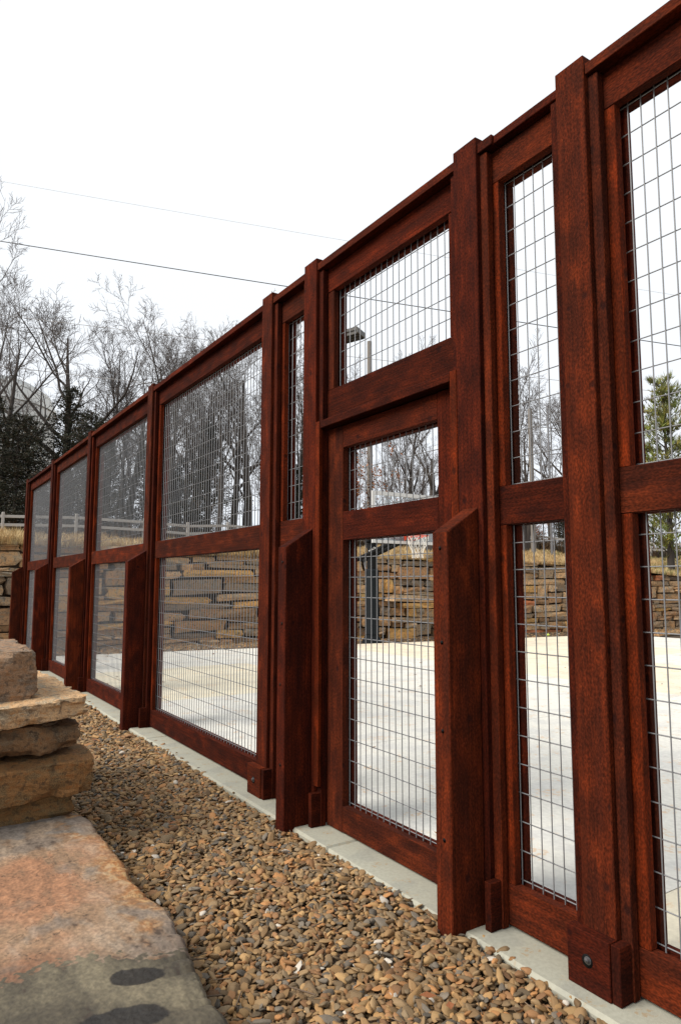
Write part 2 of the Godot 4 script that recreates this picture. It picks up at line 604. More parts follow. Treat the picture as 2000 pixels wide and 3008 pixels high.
# ---------------------------------------------------------------- stones
func rough_stone(nx: int, ny: int, nz: int, size: Vector3, amp: float, seed_: int, strata := 0.0, round_ := 0.12) -> ArrayMesh:
	# a block whose faces are cut into cells and pushed about, its edges worn round
	var f := FastNoiseLite.new()
	f.seed = seed_
	f.frequency = 1.0
	f.fractal_octaves = 4
	var st := SurfaceTool.new()
	st.begin(Mesh.PRIMITIVE_TRIANGLES)
	st.set_smooth_group(-1)
	var h := size / 2.0
	var ns := [nx, ny, nz]
	var cuts := []
	if strata > 0.0:
		var cr := RandomNumberGenerator.new()
		cr.seed = seed_ * 13
		for k in 26:
			var nn := Vector3(cr.randf_range(-1, 1), cr.randf_range(-0.9, 0.9), cr.randf_range(-1, 1))
			nn = Vector3(nn.x / h.x, nn.y / h.y * 0.6, nn.z / h.z).normalized()
			var far := Vector3(signf(nn.x) * h.x, signf(nn.y) * h.y, signf(nn.z) * h.z).dot(nn)
			cuts.append([nn, far - cr.randf_range(0.006, 0.034)])
	var shape := func(p: Vector3) -> Vector3:
		var q := p
		# wear the edges
		var e := Vector3(absf(p.x) / h.x, absf(p.y) / h.y, absf(p.z) / h.z)
		var near := 0.0
		var srt := [e.x, e.y, e.z]
		srt.sort()
		near = smoothstep(0.72, 1.0, srt[1])
		q *= 1.0 - near * round_ * (0.5 + 0.7 * absf(f.get_noise_3d(p.x * 1.3 + 9, p.y * 1.3, p.z * 1.3)))
		var nn := Vector3(p.x / h.x, p.y / h.y, p.z / h.z).normalized()
		var dsp := f.get_noise_3d(p.x * 2.2, p.y * 2.2, p.z * 2.2) * amp + f.get_noise_3d(p.x * 7.0 + 3, p.y * 9.0, p.z * 7.0) * amp * 0.45
		q += nn * dsp
		for c in cuts:
			var over: float = q.dot(c[0]) - c[1]
			if over > 0.0:
				q -= (c[0] as Vector3) * over
		if strata > 0.0:
			# split along its bedding: ledges and broken corners
			var layer := floorf(p.y / 0.034 + f.get_noise_2d(p.z * 2.0, p.x * 2.0) * 2.2)
			var s := f.get_noise_2d(layer * 7.7, (p.z + p.x) * 2.6) * strata * 1.2 + f.get_noise_2d(layer * 3.1 + 50, (p.z - p.x) * 9.0) * strata * 0.6
			q.x += s * signf(p.x) * smoothstep(0.6, 1.0, e.x)
			q.z += s * signf(p.z) * smoothstep(0.6, 1.0, e.z)
			var chunk := maxf(0.0, absf(f.get_noise_3d(p.x * 1.7 + 30, p.y * 1.2, p.z * 1.7)) - 0.16) * smoothstep(0.55, 1.0, maxf(e.x, e.z)) * smoothstep(0.2, 1.0, e.y)
			q -= Vector3(signf(p.x) * smoothstep(0.7, 1.0, e.x), signf(p.y) * 0.15, signf(p.z) * smoothstep(0.7, 1.0, e.z)) * chunk * 0.22
			q += Vector3(f.get_noise_3d(p.x * 23, p.y * 30, p.z * 23), f.get_noise_3d(p.x * 23 + 60, p.y * 30, p.z * 23), f.get_noise_3d(p.x * 23 + 90, p.y * 30, p.z * 23)) * 0.007
		return q
	for ax in 3:
		var o1 := (ax + 1) % 3
		var o2 := (ax + 2) % 3
		var n1: int = ns[o1]
		var n2: int = ns[o2]
		for s in [-1, 1]:
			for i in n1:
				for j in n2:
					var q := []
					for k in [[0, 0], [1, 0], [1, 1], [0, 1]]:
						var p := Vector3.ZERO
						p[ax] = s * h[ax]
						p[o1] = lerpf(-h[o1], h[o1], (i + k[0]) / float(n1))
						p[o2] = lerpf(-h[o2], h[o2], (j + k[1]) / float(n2))
						q.append(shape.call(p))
					var order := [0, 2, 1, 0, 3, 2] if s > 0 else [0, 1, 2, 0, 2, 3]
					for k in order:
						st.add_vertex(q[k])
	st.generate_normals()
	st.index()
	return st.commit()

func build_retaining_wall() -> void:
	var wall := thing("stone_retaining_wall", "tan dry stacked sandstone retaining wall curving behind the court", "stone wall")
	# walk the foot of the wall and keep its points by length
	var pts := []
	var run := [0.0]
	var deg := 117.0
	while deg >= 29.0:
		pts.append(rim_point(deg))
		if pts.size() > 1:
			var a: Vector3 = pts[-2]
			var c: Vector3 = pts[-1]
			run.append(run[-1] + Vector2(c.x - a.x, c.z - a.z).length())
		deg -= 0.5
	var total: float = run[-1]
	var at := func(s: float) -> Array:
		var k := 0
		while k < run.size() - 2 and run[k + 1] < s:
			k += 1
		var t: float = clampf((s - run[k]) / maxf(run[k + 1] - run[k], 1e-4), 0, 1)
		var p: Vector3 = pts[k].lerp(pts[k + 1], t)
		var dir: Vector3 = pts[k + 1] - pts[k]
		dir.y = 0
		return [p, dir.normalized()]
	var variants := []
	for k in 10:
		variants.append(rough_stone(3, 2, 1, Vector3.ONE, 0.14, 300 + k, 0.0, 0.075))
	var r := RandomNumberGenerator.new()
	r.seed = 77
	var loose := []
	var wave := func(x: float) -> float: return 0.03 * sin(x * 0.8 + 1.0) + 0.018 * sin(x * 1.9)
	var y := -0.10
	var taken := []            # stretches of this course that a tall stone of the course below already fills
	var course := 0
	var heights := []
	for k in 40:
		heights.append(clampf(r.randfn(0.182, 0.045), 0.11, 0.28))
	while y < 2.25:
		var ch: float = heights[course]
		var next_taken := []
		var x := r.randf_range(-0.8, 0.0)
		while x < total:
			var hit := false
			for t in taken:
				if x >= t[0] - 0.02 and x < t[1] - 0.02:
					x = t[1]
					hit = true
			if hit:
				continue
			# long flat pieces towards the left-hand bays, shorter ones to the right
			var w := clampf(r.randfn(lerpf(1.0, 0.62, smoothstep(4.0, 13.0, x)), 0.40), 0.26, 2.2)
			for t in taken:
				if t[0] > x and x + w > t[0] - 0.16:
					w = t[0] - x
			w = maxf(w, 0.1)
			var y0: float = y + wave.call(x + w * 0.5)
			var edge: float = at.call(clampf(x + w * 0.5, 0.0, total))[0].y
			if x + w > 0.05 and y0 < edge - 0.03:
				var kind := r.randf()
				var tall := 0.11 if x > 4.2 else 0.62
				if kind < tall and w < 1.3 and y0 + ch < edge - 0.05:
					loose.append([x, w, y0, ch + heights[course + 1]])
					next_taken.append([x, x + w])
				elif kind < tall + 0.16 and ch > 0.16:
					var cut := r.randf_range(0.42, 0.58)
					loose.append([x, w, y0, ch * cut])
					var part := r.randf_range(0.35, 0.65)
					loose.append([x, w * part, y0 + ch * cut, ch * (1.0 - cut)])
					loose.append([x + w * part, w * (1.0 - part), y0 + ch * cut, ch * (1.0 - cut)])
				else:
					loose.append([x, w, y0, ch])
			x += w
		taken = next_taken
		y += ch
		course += 1
	# nearest first: those that show largest are stones of their own
	var scored := []
	for l in loose:
		var p: Vector3 = at.call(l[0] + l[1] * 0.5)[0]
		var dist := Vector2(p.x, p.z - 2.0).length()
		var dirdeg := rad_to_deg(atan2(-p.x, -(p.z - 2.0)))
		var seen := 1.0 if dirdeg < 84.5 and dirdeg > 29.0 else 0.1
		scored.append([l[1] * l[3] / dist / dist * seen, l])
	scored.sort_custom(func(a, c): return a[0] > c[0])
	var rest := SurfaceTool.new()
	rest.begin(Mesh.PRIMITIVE_TRIANGLES)
	var used := false
	for k in scored.size():
		var l: Array = scored[k][1]
		var pd: Array = at.call(l[0] + l[1] * 0.5)
		var p: Vector3 = pd[0]
		var dir: Vector3 = pd[1]
		var into := Vector3(CX - p.x, 0, CZ - p.z).normalized()
		into = (into - dir * into.dot(dir)).normalized()
		var lean: float = -0.055 * l[2]
		var depth := 0.42
		var proud := r.randf_range(-0.06, 0.06)
		var basis := Basis(dir, Vector3.UP, dir.cross(Vector3.UP))
		basis = basis.rotated(Vector3.UP, r.randfn(0, 0.05)) * Basis(Vector3.BACK, r.randfn(0, 0.03))
		basis = basis.scaled_local(Vector3(l[1] * (0.975 if r.randf() < 0.7 else 0.92) * (1 if r.randf() < 0.5 else -1), l[3] * r.randf_range(0.86, 0.965), depth))
		if basis.determinant() < 0:
			basis = basis.scaled_local(Vector3(1, 1, -1))
		var ctr: Vector3 = p + into * (-depth * 0.5 + proud + lean)
		ctr.y = l[2] + l[3] * 0.5
		var tr := Transform3D(basis, ctr)
		var m: Mesh = variants[r.randi() % variants.size()]
		var mi := r.randi() % 9
		if r.randf() < 0.012:
			mi = 9
		if k < 300:
			var o := mesh_node("stone", m, M.stone[mi], wall)
			o.transform = tr
		else:
			used = true
			rest.append_from(m, 0, tr)
	if used:
		var o := mesh_node("outlying_stones", rest.commit(), M.stone[1], wall)
		o.set_meta("kind", "stuff")
	print("wall stones ", scored.size())
	# a reddish boulder among the top stones behind the hoop
	# packed earth behind the stones, so that no daylight shows through the joints
	var b := Buf.new()
	for k in pts.size() - 1:
		var q := []
		for e in [k, k + 1]:
			var p: Vector3 = pts[e]
			var into := Vector3(CX - p.x, 0, CZ - p.z).normalized()
			q.append([p - into * 0.24, p - into * 0.6])
		var up0 := Vector3(0, pts[k].y - 0.05, 0)
		var up1 := Vector3(0, pts[k + 1].y - 0.05, 0)
		var f := func(v: Vector3, y: float) -> Vector3: return Vector3(v.x, y, v.z)
		b.quad(f.call(q[0][0], -0.1), f.call(q[1][0], -0.1), f.call(q[1][0], up1.y), f.call(q[0][0], up0.y), Vector3(CX, 0, CZ) - pts[k])
		b.quad(f.call(q[0][0], up0.y), f.call(q[1][0], up1.y), f.call(q[1][1], up1.y), f.call(q[0][1], up0.y), Vector3.UP)
	mesh_node("earth_backing", b.done(), M.dirt, wall)

func build_stack() -> void:
	# the near dry-stone wall end: five big stones one on another; its face looks along +x
	var st := thing("stacked_stone_wall_end", "stack of big rough flat boulders at the left edge of the gravel", "stone stack", Vector3(-3.8, 0, 1.6))
	var spec := [
		# name, size x (along the wall), y, z, centre x, y, z, mat, tilt z-axis..., strata
		["boulder", Vector3(1.05, 0.25, 1.5), Vector3(-0.545, 0.205, 0.29), 4, 0.016, 0.012, Vector3(0, 0.0, 0.0)],
		["boulder", Vector3(1.25, 0.19, 1.68), Vector3(-0.585, 0.33, 0.295), 3, 0.012, 0.006, Vector3(0.035, 0.0, 0.0)],
		["boulder", Vector3(1.15, 0.15, 1.62), Vector3(-0.585, 0.507, 0.33), 2, 0.010, 0.006, Vector3(0.05, 0.02, 0.0)],
		["boulder", Vector3(1.75, 0.14, 1.62), Vector3(-0.80, 0.652, 0.335), 1, 0.022, 0.016, Vector3(0.05, 0.03, 0.015)],
		["boulder", Vector3(0.78, 0.27, 0.95), Vector3(-0.45, 0.85, 0.215), 0, 0.018, 0.012, Vector3(0.035, 0.04, -0.01)],
		["boulder", Vector3(0.6, 0.26, 0.6), Vector3(-1.5, 0.84, 0.33), 3, 0.02, 0.01, Vector3(0.0, 0.3, 0.0)],
	]
	var sd := 610
	for s in spec:
		var sz: Vector3 = s[1]
		var m := rough_stone(int(sz.x / 0.04) + 2, int(sz.y / 0.02) + 2, int(sz.z / 0.026) + 2, sz, s[4] * 0.6, sd, s[5], 0.02)
		var o := mesh_node(s[0], m, M.boulder[s[3]], st)
		o.position = s[2]
		o.rotation = s[6]
		sd += 1

func slab_edge(x: float) -> float:
	var pts := [[-4.5, 1.3], [-4.05, 1.2], [-3.86, 1.13], [-3.72, 1.085], [-3.4, 1.09], [-3.0, 1.10], [-2.7, 1.115], [-2.58, 1.085], [-2.42, 1.10], [-2.3, 1.10], [-2.06, 1.155], [-1.8, 1.165], [-1.5, 1.18], [-0.8, 1.22], [0.4, 1.2], [1.7, 1.27]]
	for k in pts.size() - 1:
		if x <= pts[k + 1][0]:
			return lerpf(pts[k][1], pts[k + 1][1], clampf((x - pts[k][0]) / (pts[k + 1][0] - pts[k][0]), 0, 1))
	return 1.2

func build_slab() -> void:
	var f := FastNoiseLite.new()
	f.seed = 91
	f.frequency = 1.0
	f.fractal_octaves = 4
	var st := SurfaceTool.new()
	st.begin(Mesh.PRIMITIVE_TRIANGLES)
	st.set_smooth_group(0)
	var x0 := -4.2
	var x1 := 1.55
	var nx := 270
	var zs := [[-0.02, -0.2], [0.012, -0.12], [-0.012, -0.05], [0.008, -0.03], [-0.002, -0.012], [0.012, -0.003], [0.035, 0.0], [0.07, 0.0], [0.12, 0.0], [0.18, 0.0], [0.25, 0.0], [0.33, 0.0], [0.42, 0.0], [0.52, 0.0], [0.64, 0.0], [0.8, 0.0], [1.0, 0.0], [1.3, 0.0], [1.34, -0.04], [1.36, -0.2]]
	var pt := func(i: int, j: int) -> Vector3:
		var x := lerpf(x0, x1, i / float(nx))
		var seg := x / 0.16
		var e := slab_edge(x) + lerpf(f.get_noise_1d(floorf(seg) * 3.7), f.get_noise_1d((floorf(seg) + 1.0) * 3.7), seg - floorf(seg)) * 0.038 + f.get_noise_1d(x * 40.0 + 40.0) * 0.006 
		var dz: float = zs[j][0]
		var dy: float = zs[j][1]
		var z := e + dz
		if dz > 0.2:
			z = lerpf(e, 1.1, smoothstep(0.2, 0.6, dz)) + dz
		if j < 4:
			z += f.get_noise_2d(x * 9.0, j * 3.3) * 0.012
		var y := 0.152 + dy
		y += f.get_noise_2d(x * 1.6, z * 1.6) * 0.010 + f.get_noise_2d(x * 7.0 + 5.0, z * 7.0) * 0.002
		if j > 3 and j < 9:      # chips along the lip
			y -= maxf(0.0, f.get_noise_1d(x * 12.0 + 80.0) - 0.12) * 0.05 * smoothstep(0.14, 0.0, dz)
		for q in [[-2.178, 1.315], [-1.985, 1.395]]:
			y -= 0.006 * smoothstep(0.09, 0.03, Vector2(x - q[0], z - q[1]).length())
		if i == 0 or i == nx:
			y = minf(y, -0.05)
		return Vector3(x, y, z)
	for i in nx:
		for j in zs.size() - 1:
			var q := [pt.call(i, j), pt.call(i + 1, j), pt.call(i + 1, j + 1), pt.call(i, j + 1)]
			for k in [0, 1, 2, 0, 2, 3]:
				var p: Vector3 = q[k]
				st.set_uv(Vector2((p.x - SLAB_X0) / (SLAB_X1 - SLAB_X0) + (0.152 - p.y) * 0.15 * float(i == 0 or i == nx - 1), (p.z - SLAB_Z0) / (SLAB_Z1 - SLAB_Z0) + (0.152 - p.y) * 0.3 * float(j < 4)))
				st.add_vertex(p)
	st.generate_normals()
	st.generate_tangents()
	st.index()
	var o := mesh_node("stone_slab", st.commit(), M.slab)
	tag(o, "broad flat reddish sandstone slab with two wet patches in the foreground", "stone slab")

# ---------------------------------------------------------------- court, kerb, gravel
const COURT_Y := 0.03
func build_court() -> void:
	var court := Node3D.new()
	put(court, "concrete_court")
	court.set_meta("kind", "structure")
	var bed := Buf.new()
	bed.quad(Vector3(-13.35, 0.012, -14.1), Vector3(4.0, 0.012, -14.1), Vector3(4.0, 0.012, -0.22), Vector3(-13.35, 0.012, -0.22), Vector3.UP)
	mesh_node("joint_bed", bed.done(), M.dirt, court)
	var corners := [-13.4, -10.5, -7.6, -4.7, -1.8, 1.1, 4.0]
	var rows := [-0.212, -3.0, -5.9, -8.75, -11.5, -14.2]
	var r := RandomNumberGenerator.new()
	r.seed = 3
	for a in corners.size() - 1:
		for c in rows.size() - 1:
			# the far side of the slab is not quite square to the fence
			var skew := func(x: float, z: float) -> float: return x + (2.1 * pow(absf(z) / 14.2, 1.1) if x < -13.0 else 0.0)
			var x0: float = corners[a]
			var x1: float = corners[a + 1]
			var z1: float = rows[c] - 0.003
			var z0: float = rows[c + 1] + 0.003
			var lo := [Vector3(skew.call(x0, z0) + 0.003, 0, z0), Vector3(x1 - 0.003, 0, z0), Vector3(x1 - 0.003, 0, z1), Vector3(skew.call(x0, z1) + 0.003, 0, z1)]
			var b := Buf.new()
			var up := Vector3(0, COURT_Y, 0)
			b.quad(lo[0] + up, lo[1] + up, lo[2] + up, lo[3] + up, Vector3.UP)
			for k in 4:
				var p: Vector3 = lo[k]
				var q: Vector3 = lo[(k + 1) % 4]
				b.quad(p + up, q + up, q + Vector3(0, -0.1, 0), p + Vector3(0, -0.1, 0), (p + q) * 0.5 - (lo[0] + lo[2]) * 0.5)
			var mi := 0
			if c == 2 or (c == 3 and a < 2):
				mi = 3
			elif r.randf() < 0.35:
				mi = 1 + r.randi() % 2
			mesh_node("slab_panel", b.done(), M.concrete[mi], court)
	var kerb := Node3D.new()
	put(kerb, "concrete_kerb")
	kerb.set_meta("kind", "structure")
	var xs := [-14.6, -11.9, -8.9, -5.9, -3.02, 0.0, 3.2]
	for k in xs.size() - 1:
		var lo := Vector3(xs[k] + 0.002, -0.2, -0.206)
		var hi := Vector3(xs[k + 1] - 0.002, 0.025, 0.113)
		var o := mesh_node("kerb_section", block(hi - lo, 0.012), M.kerb, kerb)
		o.position = (lo + hi) / 2.0

func pebble_mesh(seed_: int) -> ArrayMesh:
	var s := SphereMesh.new()
	s.radial_segments = 11
	s.rings = 6
	s.radius = 0.5
	s.height = 1.0
	var a := s.get_mesh_arrays()
	var v: PackedVector3Array = a[Mesh.ARRAY_VERTEX]
	var f := FastNoiseLite.new()
	f.seed = seed_
	f.frequency = 1.0
	var st := SurfaceTool.new()
	st.begin(Mesh.PRIMITIVE_TRIANGLES)
	st.set_smooth_group(0)
	var idx: PackedInt32Array = a[Mesh.ARRAY_INDEX]
	for k in idx:
		var p := v[k]
		var d := p.normalized()
		# a worn chip: a ball with a few flats cut from it
		var q := d * 0.5 * (1.0 + 0.36 * f.get_noise_3d(d.x * 1.1, d.y * 1.1, d.z * 1.1))
		q += d * 0.05 * f.get_noise_3d(d.x * 3.0 + 7, d.y * 3.0, d.z * 3.0)
		for cut in 7:
			var cn := Vector3(f.get_noise_1d(cut * 31.7 + 1), f.get_noise_1d(cut * 17.3 + 100), f.get_noise_1d(cut * 23.9 + 200)).normalized()
			var over := q.dot(cn) - 0.30
			if over > 0.0:
				q -= cn * over * 0.92
		st.add_vertex(q)
	st.generate_normals()
	st.index()
	return st.commit()

func build_gravel() -> void:
	# the bed under the stones
	var g := Node3D.new()
	put(g, "gravel")
	g.set_meta("kind", "stuff")
	g.set_meta("label", "brown river gravel filling the path between slab and fence")
	var bed := Buf.new()
	bed.quad(Vector3(-16, -0.03, 0.05), Vector3(2.6, -0.03, 0.05), Vector3(2.6, -0.03, 1.6), Vector3(-16, -0.03, 1.6), Vector3.UP)
	var bd := mesh_node("gravel_bed", bed.done(), M.dirt, g)
	bd.set_meta("kind", "stuff")
	var tones := [Color(0.262, 0.162, 0.066), Color(0.222, 0.142, 0.064), Color(0.18, 0.128, 0.068), Color(0.30, 0.20, 0.09), Color(0.16, 0.122, 0.072), Color(0.125, 0.112, 0.090), Color(0.28, 0.145, 0.054), Color(0.235, 0.165, 0.085), Color(0.215, 0.118, 0.052), Color(0.19, 0.125, 0.06)]
	var r := RandomNumberGenerator.new()
	r.seed = 2024
	var tr := [[], [], [], [], []]
	var co := [[], [], [], [], []]
	var put_one := func(x: float, z: float, y: float, s: float) -> void:
		var k := r.randi() % 5
		var b := Basis(Vector3.UP, r.randf() * TAU) * Basis(Vector3.RIGHT, r.randfn(0, 0.33)) * Basis(Vector3.BACK, r.randfn(0, 0.33))
		b = b * Basis.from_scale(Vector3(s * r.randf_range(0.9, 1.65), s * r.randf_range(0.30, 0.68), s * r.randf_range(0.68, 1.1)))
		tr[k].append(Transform3D(b, Vector3(x, y, z)))
		var c: Color = tones[r.randi() % tones.size()]
		c = Color(c.r * 1.07, c.g, c.b * 0.95) * r.randf_range(0.5, 1.25)
		if r.randf() < 0.009:
			c = Color(0.46, 0.42, 0.36) * r.randf_range(0.75, 1.15)
		co[k].append(c)
	# path: three rough layers, dense near the eye
	var x := -15.0
	while x < 1.4:
		var dist := Vector2(x, 1.4).length()
		var step := lerpf(0.0235, 0.031, smoothstep(3.0, 9.0, dist))
		var z := 0.085
		var zmax := 1.35 if x > -4.2 else 1.55
		while z < zmax:
			for layer in 2:
				var px := x + r.randf_range(-0.6, 0.6) * step
				var pz := z + r.randf_range(-0.6, 0.6) * step
				if pz < 0.122 and r.randf() < 0.75:
					continue
				var big := r.randf()
				var s := lerpf(0.021, 0.049, big * big) * lerpf(1.0, 1.15, smoothstep(3.0, 9.0, dist))
				if big > 0.985:
					s *= 1.25
				var mound := 0.012 * sin(px * 2.1) * cos(pz * 5.0) + 0.016 * smoothstep(0.6, 0.15, pz) - 0.012 * smoothstep(0.85, 1.15, pz)
				put_one.call(px, pz, -0.022 + layer * 0.013 + mound + r.randf_range(-0.004, 0.008), s)
			z += step
		x += step
	# a few stones that spilled onto the kerb and against the timbers
	for k in 22:
		put_one.call(r.randf_range(-9, 0), r.randf_range(0.108, 0.14), 0.012, r.randf_range(0.02, 0.034))
	# strip at the foot of the retaining wall
	var deg := 120.0
	while deg > 30.0:
		for k in 26:
			var p := rim_point(deg + r.randf_range(-0.3, 0.3), r.randf_range(-2.2, 0.05))
			if p.x < -11.0 + (p.z + 14.0) * -0.13 or p.z < -14.2:
				put_one.call(p.x, p.z, -0.012, r.randf_range(0.05, 0.1))
		deg -= 0.16
	for k in 5:
		var mm := MultiMesh.new()
		mm.transform_format = MultiMesh.TRANSFORM_3D
		mm.use_colors = true
		mm.mesh = pebble_mesh(700 + k)
		mm.instance_count = tr[k].size()
		for j in tr[k].size():
			mm.set_instance_transform(j, tr[k][j])
			mm.set_instance_color(j, co[k][j])
		var o := MultiMeshInstance3D.new()
		o.multimesh = mm
		o.material_override = M.pebble
		put(o, "pebbles", g)
		o.set_meta("kind", "stuff")
	# twigs and leaf scraps among the stones
	var lb := Buf.new()
	for k in 130:
		var p := Vector3(r.randf_range(-6.5, -0.9), 0.012, r.randf_range(0.15, 1.1))
		var a := r.randf() * TAU
		var l := r.randf_range(0.03, 0.10)
		lb.color = Color(0.10, 0.07, 0.045) * r.randf_range(0.6, 1.8)
		lb.bar(p, p + Vector3(cos(a) * l, r.randf_range(-0.006, 0.014), sin(a) * l), r.randf_range(0.0012, 0.0028), 4)
	for k in 60:
		var p := Vector3(r.randf_range(-6.5, -0.9), 0.02, r.randf_range(0.12, 1.1))
		lb.color = [Color(0.22, 0.08, 0.03), Color(0.25, 0.13, 0.05), Color(0.13, 0.08, 0.04)][k % 3]
		var a := r.randf() * TAU
		var u := Vector3(cos(a), r.randf_range(-0.3, 0.3), sin(a)) * r.randf_range(0.015, 0.032)
		var w := u.cross(Vector3.UP).normalized() * u.length() * 0.5
		lb.quad(p - u, p + w + Vector3(0, 0.004, 0), p + u, p - w, Vector3.UP)
	for k in 45:
		var p := Vector3(r.randf_range(-12.5, -0.5), COURT_Y + 0.004, -0.3 - r.randf() * r.randf() * 12.0)
		lb.color = [Color(0.16, 0.07, 0.03), Color(0.2, 0.11, 0.05), Color(0.10, 0.065, 0.04)][k % 3]
		var a := r.randf() * TAU
		var u := Vector3(cos(a), r.randf_range(-0.1, 0.2), sin(a)) * r.randf_range(0.012, 0.04)
		var w := u.cross(Vector3.UP).normalized() * u.length() * 0.55
		lb.quad(p - u + Vector3(0, u.length() * 0.3, 0), p + w, p + u + Vector3(0, u.length() * 0.3, 0), p - w, Vector3.UP)
	var lt := mesh_node("leaf_litter", lb.done(true), M.veg, g)
	lt.set_meta("kind", "stuff")

# ---------------------------------------------------------------- the timber fence
const POSTS := [["Z", 1.06], ["A", -1.452], ["B", -2.003], ["C", -3.327], ["D", -3.895], ["E", -6.377], ["F", -8.826], ["G", -11.234], ["H", -13.62]]
const PW := 0.142
func post_width(called: String) -> float:
	return 0.126 if called == "A" else PW
const K := 0.025           # top of the kerb

func wire_panel(parent: Node, x0: float, x1: float, y0: float, y1: float, z: float, phase := 0.0) -> void:
	# welded wire, two inches by four
	var b := Buf.new()
	var r := RandomNumberGenerator.new()
	r.seed = int(absf(x0) * 1000.0 + y0 * 77.0)
	var x := x0 + 0.012 + phase
	while x < x1:
		var w := r.randfn(0, 0.0008)
		b.tube(PackedVector3Array([Vector3(x, y0, z), Vector3(x + w, (y0 + y1) / 2, z + w), Vector3(x - w * 0.5, y1, z)]), PackedFloat32Array([0.0026, 0.0026, 0.0026]), 6)
		x += 0.0502
	var y := y0 + 0.045
	while y < y1:
		b.bar(Vector3(x0, y, z - 0.0048), Vector3(x1, y, z - 0.0048), 0.0024, 6)
		y += 0.1085
	var o := mesh_node("wire_mesh", b.done(), M.wire, parent)
	o.set_meta("kind", "stuff")

func frame_bay(fence: Node3D, xl: float, xr: float) -> Node3D:
	# the framed panel between two posts: rails and stiles in front, wire, and the same frame again behind
	var p := Node3D.new()
	put(p, "panel", fence)
	var f0 := -0.095
	var f1 := -0.057
	var rails := [["bottom_rail", 0.036, 0.186], ["mid_rail", 1.570, 1.728], ["top_rail", 3.040, 3.178]]
	for rl in rails:
		board(rl[0], p, Vector3(xl + 0.003, rl[1], f0), Vector3(xr - 0.003, rl[2], f1), 0)
		board(rl[0], p, Vector3(xl + 0.003, rl[1], -0.153), Vector3(xr - 0.003, rl[2], -0.115), 0)
	for seg in [[0.1865, 1.5695], [1.7285, 3.0395]]:
		var sw := 0.068 if xr - xl < 0.5 else 0.078
		for sx in [xl + 0.003, xr - 0.003 - sw]:
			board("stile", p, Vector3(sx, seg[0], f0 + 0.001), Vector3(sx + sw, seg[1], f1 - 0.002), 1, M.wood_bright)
			board("stile", p, Vector3(sx, seg[0], -0.153), Vector3(sx + sw, seg[1], -0.117), 1)
		wire_panel(p, xl + (0.058 if xr - xl < 0.5 and xl > -2.5 else 0.042), xr - 0.05, seg[0] - 0.035, seg[1] + 0.035, -0.1025)
	return p

